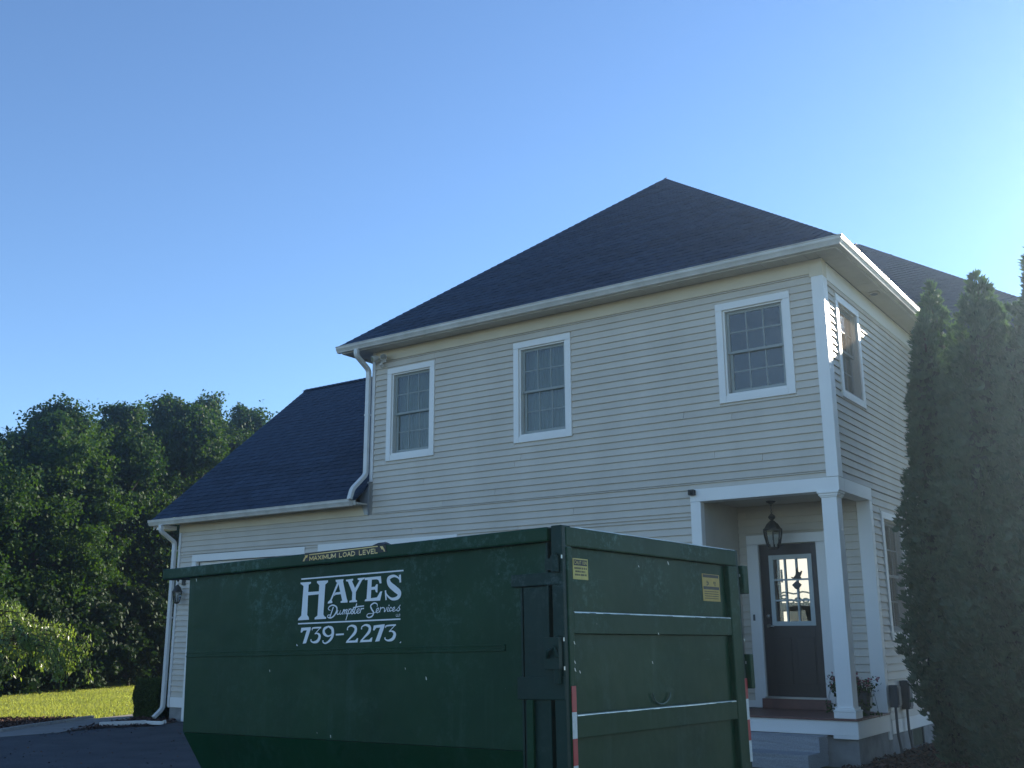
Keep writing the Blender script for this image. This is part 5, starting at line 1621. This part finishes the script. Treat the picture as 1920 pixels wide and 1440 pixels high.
# arborvitae
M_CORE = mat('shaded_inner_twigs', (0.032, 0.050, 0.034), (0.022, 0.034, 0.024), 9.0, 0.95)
def arborvitae(label, x, y, H, R, seed, n=34000, tops=1):
    global rng
    rng = np.random.default_rng(seed); random.seed(seed)
    t = thing('arborvitae_tree', label, 'tree', (x, y, -.02), 'evergreens beside the house')
    mb = MB()
    mb.tube([(0, 0, -.05), (.03, 0, H * .4), (0, .02, H * .96)], .07, 7, .01)
    part('trunk', mb, M_BARK, t)
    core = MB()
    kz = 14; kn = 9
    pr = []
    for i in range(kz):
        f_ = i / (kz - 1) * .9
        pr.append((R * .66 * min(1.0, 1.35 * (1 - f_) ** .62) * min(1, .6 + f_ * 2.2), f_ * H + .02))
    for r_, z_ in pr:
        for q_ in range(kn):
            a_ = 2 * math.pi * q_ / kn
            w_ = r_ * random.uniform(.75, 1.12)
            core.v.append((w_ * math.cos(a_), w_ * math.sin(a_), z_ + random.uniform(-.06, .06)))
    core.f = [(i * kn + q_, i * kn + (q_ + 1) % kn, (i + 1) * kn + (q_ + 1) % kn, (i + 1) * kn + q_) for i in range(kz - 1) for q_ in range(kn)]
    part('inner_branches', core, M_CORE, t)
    # flat sprays: each spray is a little fan of scale leaves, tips turned up
    ns = n // 9
    z = H * (1 - rng.uniform(0, 1, ns) ** .62)
    f = z / H
    prof = R * np.minimum(1.0, 1.35 * (1 - f) ** .62) * np.minimum(1, .55 + f * 2.2)
    th = rng.uniform(0, 2 * np.pi, ns)
    lob = 1 + .13 * np.sin(th * 4 + z * 1.3 + seed) + .11 * np.sin(z * 3.7 + th * 2 + seed * 2) + .08 * np.sin(z * 8.3 - th * 3)
    rr = prof * lob * rng.uniform(.40, 1.06, ns) ** .38
    rr = np.where(rng.uniform(0, 1, ns) < .05, rr * 1.13, rr)
    S = np.stack([rr * np.cos(th), rr * np.sin(th), z], 1)
    outw = np.stack([np.cos(th), np.sin(th), np.zeros(ns)], 1)
    tang = np.stack([-np.sin(th), np.cos(th), np.zeros(ns)], 1)
    up = unit(outw * rng.uniform(.2, .8, (ns, 1)) + np.array([0, 0, 1.0]) + rng.normal(0, .22, (ns, 3)))
    plane = unit(outw * rng.normal(0, 1, (ns, 1)) + tang * rng.normal(0, .8, (ns, 1)))
    side = unit(np.cross(up, np.cross(plane, up)))
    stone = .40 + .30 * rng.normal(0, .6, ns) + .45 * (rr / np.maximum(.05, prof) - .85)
    brown = rng.uniform(0, 1, ns) < .015
    k = np.repeat(np.arange(ns), 9); q = np.tile(np.arange(9), ns)
    n = len(k)
    fan = (q - 4) / 4.0
    size = rng.uniform(.7, 1.25, ns)[k][:, None]
    V = unit(up[k] + side[k] * (fan * .75)[:, None] + rng.normal(0, .12, (n, 3)))
    U = unit(np.cross(V, np.cross(side[k], up[k]) + rng.normal(0, .25, (n, 3))))
    L = rng.uniform(.026, .050, (n, 1)) * size
    P = S[k] + V * L * .9 + side[k] * (fan * .018)[:, None] * size
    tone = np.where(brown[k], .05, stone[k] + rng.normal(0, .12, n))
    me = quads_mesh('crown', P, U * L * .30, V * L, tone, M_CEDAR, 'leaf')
    link('crown', me, t)
arborvitae('arborvitae nearest the house side wall, hiding its siding', 1.00, 1.02, 5.72, .52, 61, 60000)
arborvitae('slim arborvitae peak rising behind the one nearest the wall', 1.06, 1.40, 6.30, .50, 62, 54000)
arborvitae('low-shouldered arborvitae filling the gap between two peaks', 1.50, .65, 5.42, .58, 64, 62000)
arborvitae('arborvitae with single pointed peak against the rear roof edge', 1.88, .10, 5.88, .66, 63, 78000)
arborvitae('shorter arborvitae in front of the tall pair', 2.28, -.18, 5.35, .62, 67, 66000)
arborvitae('tallest arborvitae cut off by the right edge of view', 2.70, -.35, 6.12, .76, 65, 80000)

# weeping ornamental tree in the left bed
rng = np.random.default_rng(90); random.seed(90)
wt = thing('weeping_cherry_tree', 'small sunlit weeping tree with drooping leafy branches over the mulch bed', 'tree', (-17.0, -2.0, 0))
mb = MB(); mb.tube([(0, 0, -.05), (.05, .02, .7), (0, 0, 1.55)], .07, 8, .04)
leafP = []; leafV = []
for k in range(190):
    a = random.uniform(0, 2 * math.pi); reach = random.uniform(.4, 2.15) * (1.1 if math.cos(a - .6) > 0 else 1.0); top = 2.24 - .62 * (reach / 2.0) ** 2 + random.uniform(-.14, .1)
    drop = random.uniform(.45, 1.2) * (1 - .18 * reach)
    pts = []
    for i in range(12):
        s = i / 11
        r = reach * min(1, s * 1.9) ** .8 + (.10 * s)
        z = 1.5 + (top - 1.5) * min(1, s * 2.6) if s < .38 else top - drop * ((s - .38) / .62) ** 1.5
        pts.append(Vector((r * math.cos(a + .25 * s), r * math.sin(a + .25 * s), z)))
    pts = [p if p.z > .66 else Vector((p.x, p.y, .66 + random.uniform(0, .10))) for p in pts]
    mb.tube(pts, .012, 4, .003)
    for i in range(3, 12):
        for q in range(8):
            p = pts[i].lerp(pts[min(11, i + 1)], random.random()) + Vector((random.gauss(0, .055), random.gauss(0, .055), random.gauss(0, .04)))
            leafP.append(p); leafV.append(Vector((random.gauss(0, .5), random.gauss(0, .5), -1 + random.gauss(0, .35))))
part('trunk', mb, M_BARK, wt)
P = np.array(leafP); V = unit(np.array(leafV)); n = len(P)
U = unit(np.cross(V, rand_dirs(n)))
L = rng.uniform(.032, .058, (n, 1))
me = quads_mesh('crown', P, U * L * .42, V * L, rng.uniform(.1, 1, n), M_WEEP, 'leaf')
link('crown', me, wt)

# clipped hedge beside the garage
rng = np.random.default_rng(91)
hd = thing('hedge', 'low clipped box hedge beside the garage corner downspout', 'hedge', (-13.85, 0, 0))
n = 80000
face = rng.uniform(0, 1, n)
x = rng.uniform(-.42, .42, n); y = rng.uniform(-.02, 9.5, n); z = rng.uniform(.03, .72, n)
x = np.where(face < .34, np.sign(x) * (.42 - np.abs(rng.normal(0, .05, n))), x)
z = np.where((face >= .34) & (face < .60), .70 - np.abs(rng.normal(0, .05, n)), z)
y = np.where((face >= .60), -.02 + np.abs(rng.normal(0, .07, n)), y)
edge = .05 * np.sin(x * 9) + .04 * np.sin(y * 5) + .03 * np.sin(z * 11)
P = np.stack([x + edge * .6, y + edge * .5, np.maximum(.02, (z + edge * .5) * (1 + .045 * y))], 1)
nr = rand_dirs(n); U, V = frame_from_normal(nr, rng.uniform(0, 6.28, n))
s = rng.uniform(.010, .022, (n, 1))
me = quads_mesh('foliage', P, U * s, V * s * 1.4, rng.uniform(0, 1, n), M_BOX, 'leaf')
link('foliage', me, hd)
st = MB()
for k in range(40):
    bx, by = random.uniform(-.3, .3), random.uniform(.1, 9.2)
    st.tube([(bx, by, 0), (bx + random.uniform(-.1, .1), by + random.uniform(-.1, .1), .4), (bx + random.uniform(-.15, .15), by, .66)], .012, 4, .004)
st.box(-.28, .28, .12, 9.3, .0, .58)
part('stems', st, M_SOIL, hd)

# flower pots on the porch
def flowerpot(label, x, y, R, H, seed, tall):
    global rng
    rng = np.random.default_rng(seed); random.seed(seed)
    t = thing('flower_pot', label, 'flower pot', (x, y, .539), 'flower pots on the porch')
    part('pot', MB().lathe([(R * .7, 0), (R * .98, H * .85), (R * 1.06, H * .86), (R * 1.06, H), (R * .9, H), (R * .85, H * .9), (.01, H * .88)], (0, 0, 0), 16), M_POT, t, smooth=False)
    stems = MB(); tips = []
    for k in range(16):
        a = random.uniform(0, 6.28); r = random.uniform(.05, .26); h = random.uniform(.06, tall)
        p = Vector((r * math.cos(a), r * math.sin(a), H + h))
        stems.tube([(0, 0, H * .9), (p.x * .4, p.y * .4, H + h * .8), p], .004, 4, .002); tips.append(p)
    for k in range(9):
        a = random.uniform(0, 6.28); r = random.uniform(.14, .28)
        p = Vector((r * math.cos(a), r * math.sin(a), H - random.uniform(.05, .32)))
        stems.tube([(0, 0, H * .9), (p.x * .7, p.y * .7, H + .05), p], .004, 4, .002); tips.append(p)
    part('stems', stems, M_BARK, t)
    T = np.array(tips)
    n = 420
    P = T[rng.integers(0, len(T), n)] * rng.uniform(.55, 1.0, (n, 1)) + rng.normal(0, .03, (n, 3)); P[:, 2] = np.maximum(P[:, 2], .02)
    U, V = frame_from_normal(rand_dirs(n), rng.uniform(0, 6.28, n))
    link('leaves', quads_mesh('leaves', P, U * .017, V * .024, rng.uniform(0, .8, n), M_LEAF, 'leaf'), t)
    n = 110
    P = T[rng.integers(0, 16, n)] + rng.normal(0, .022, (n, 3))
    U, V = frame_from_normal(rand_dirs(n), rng.uniform(0, 6.28, n))
    fo = link('flowers', quads_mesh('flowers', P, U * .014, V * .016, rng.uniform(0, 1, n), M_PETAL, 'leaf'), t)
    fo['kind'] = 'stuff'
flowerpot('pot of pink flowers right of the porch column', .0 - .10, .62, .10, .28, 101, .20)
flowerpot('pot of pink flowers between the front door and the porch column', -.42, .92, .10, .28, 102, .24)
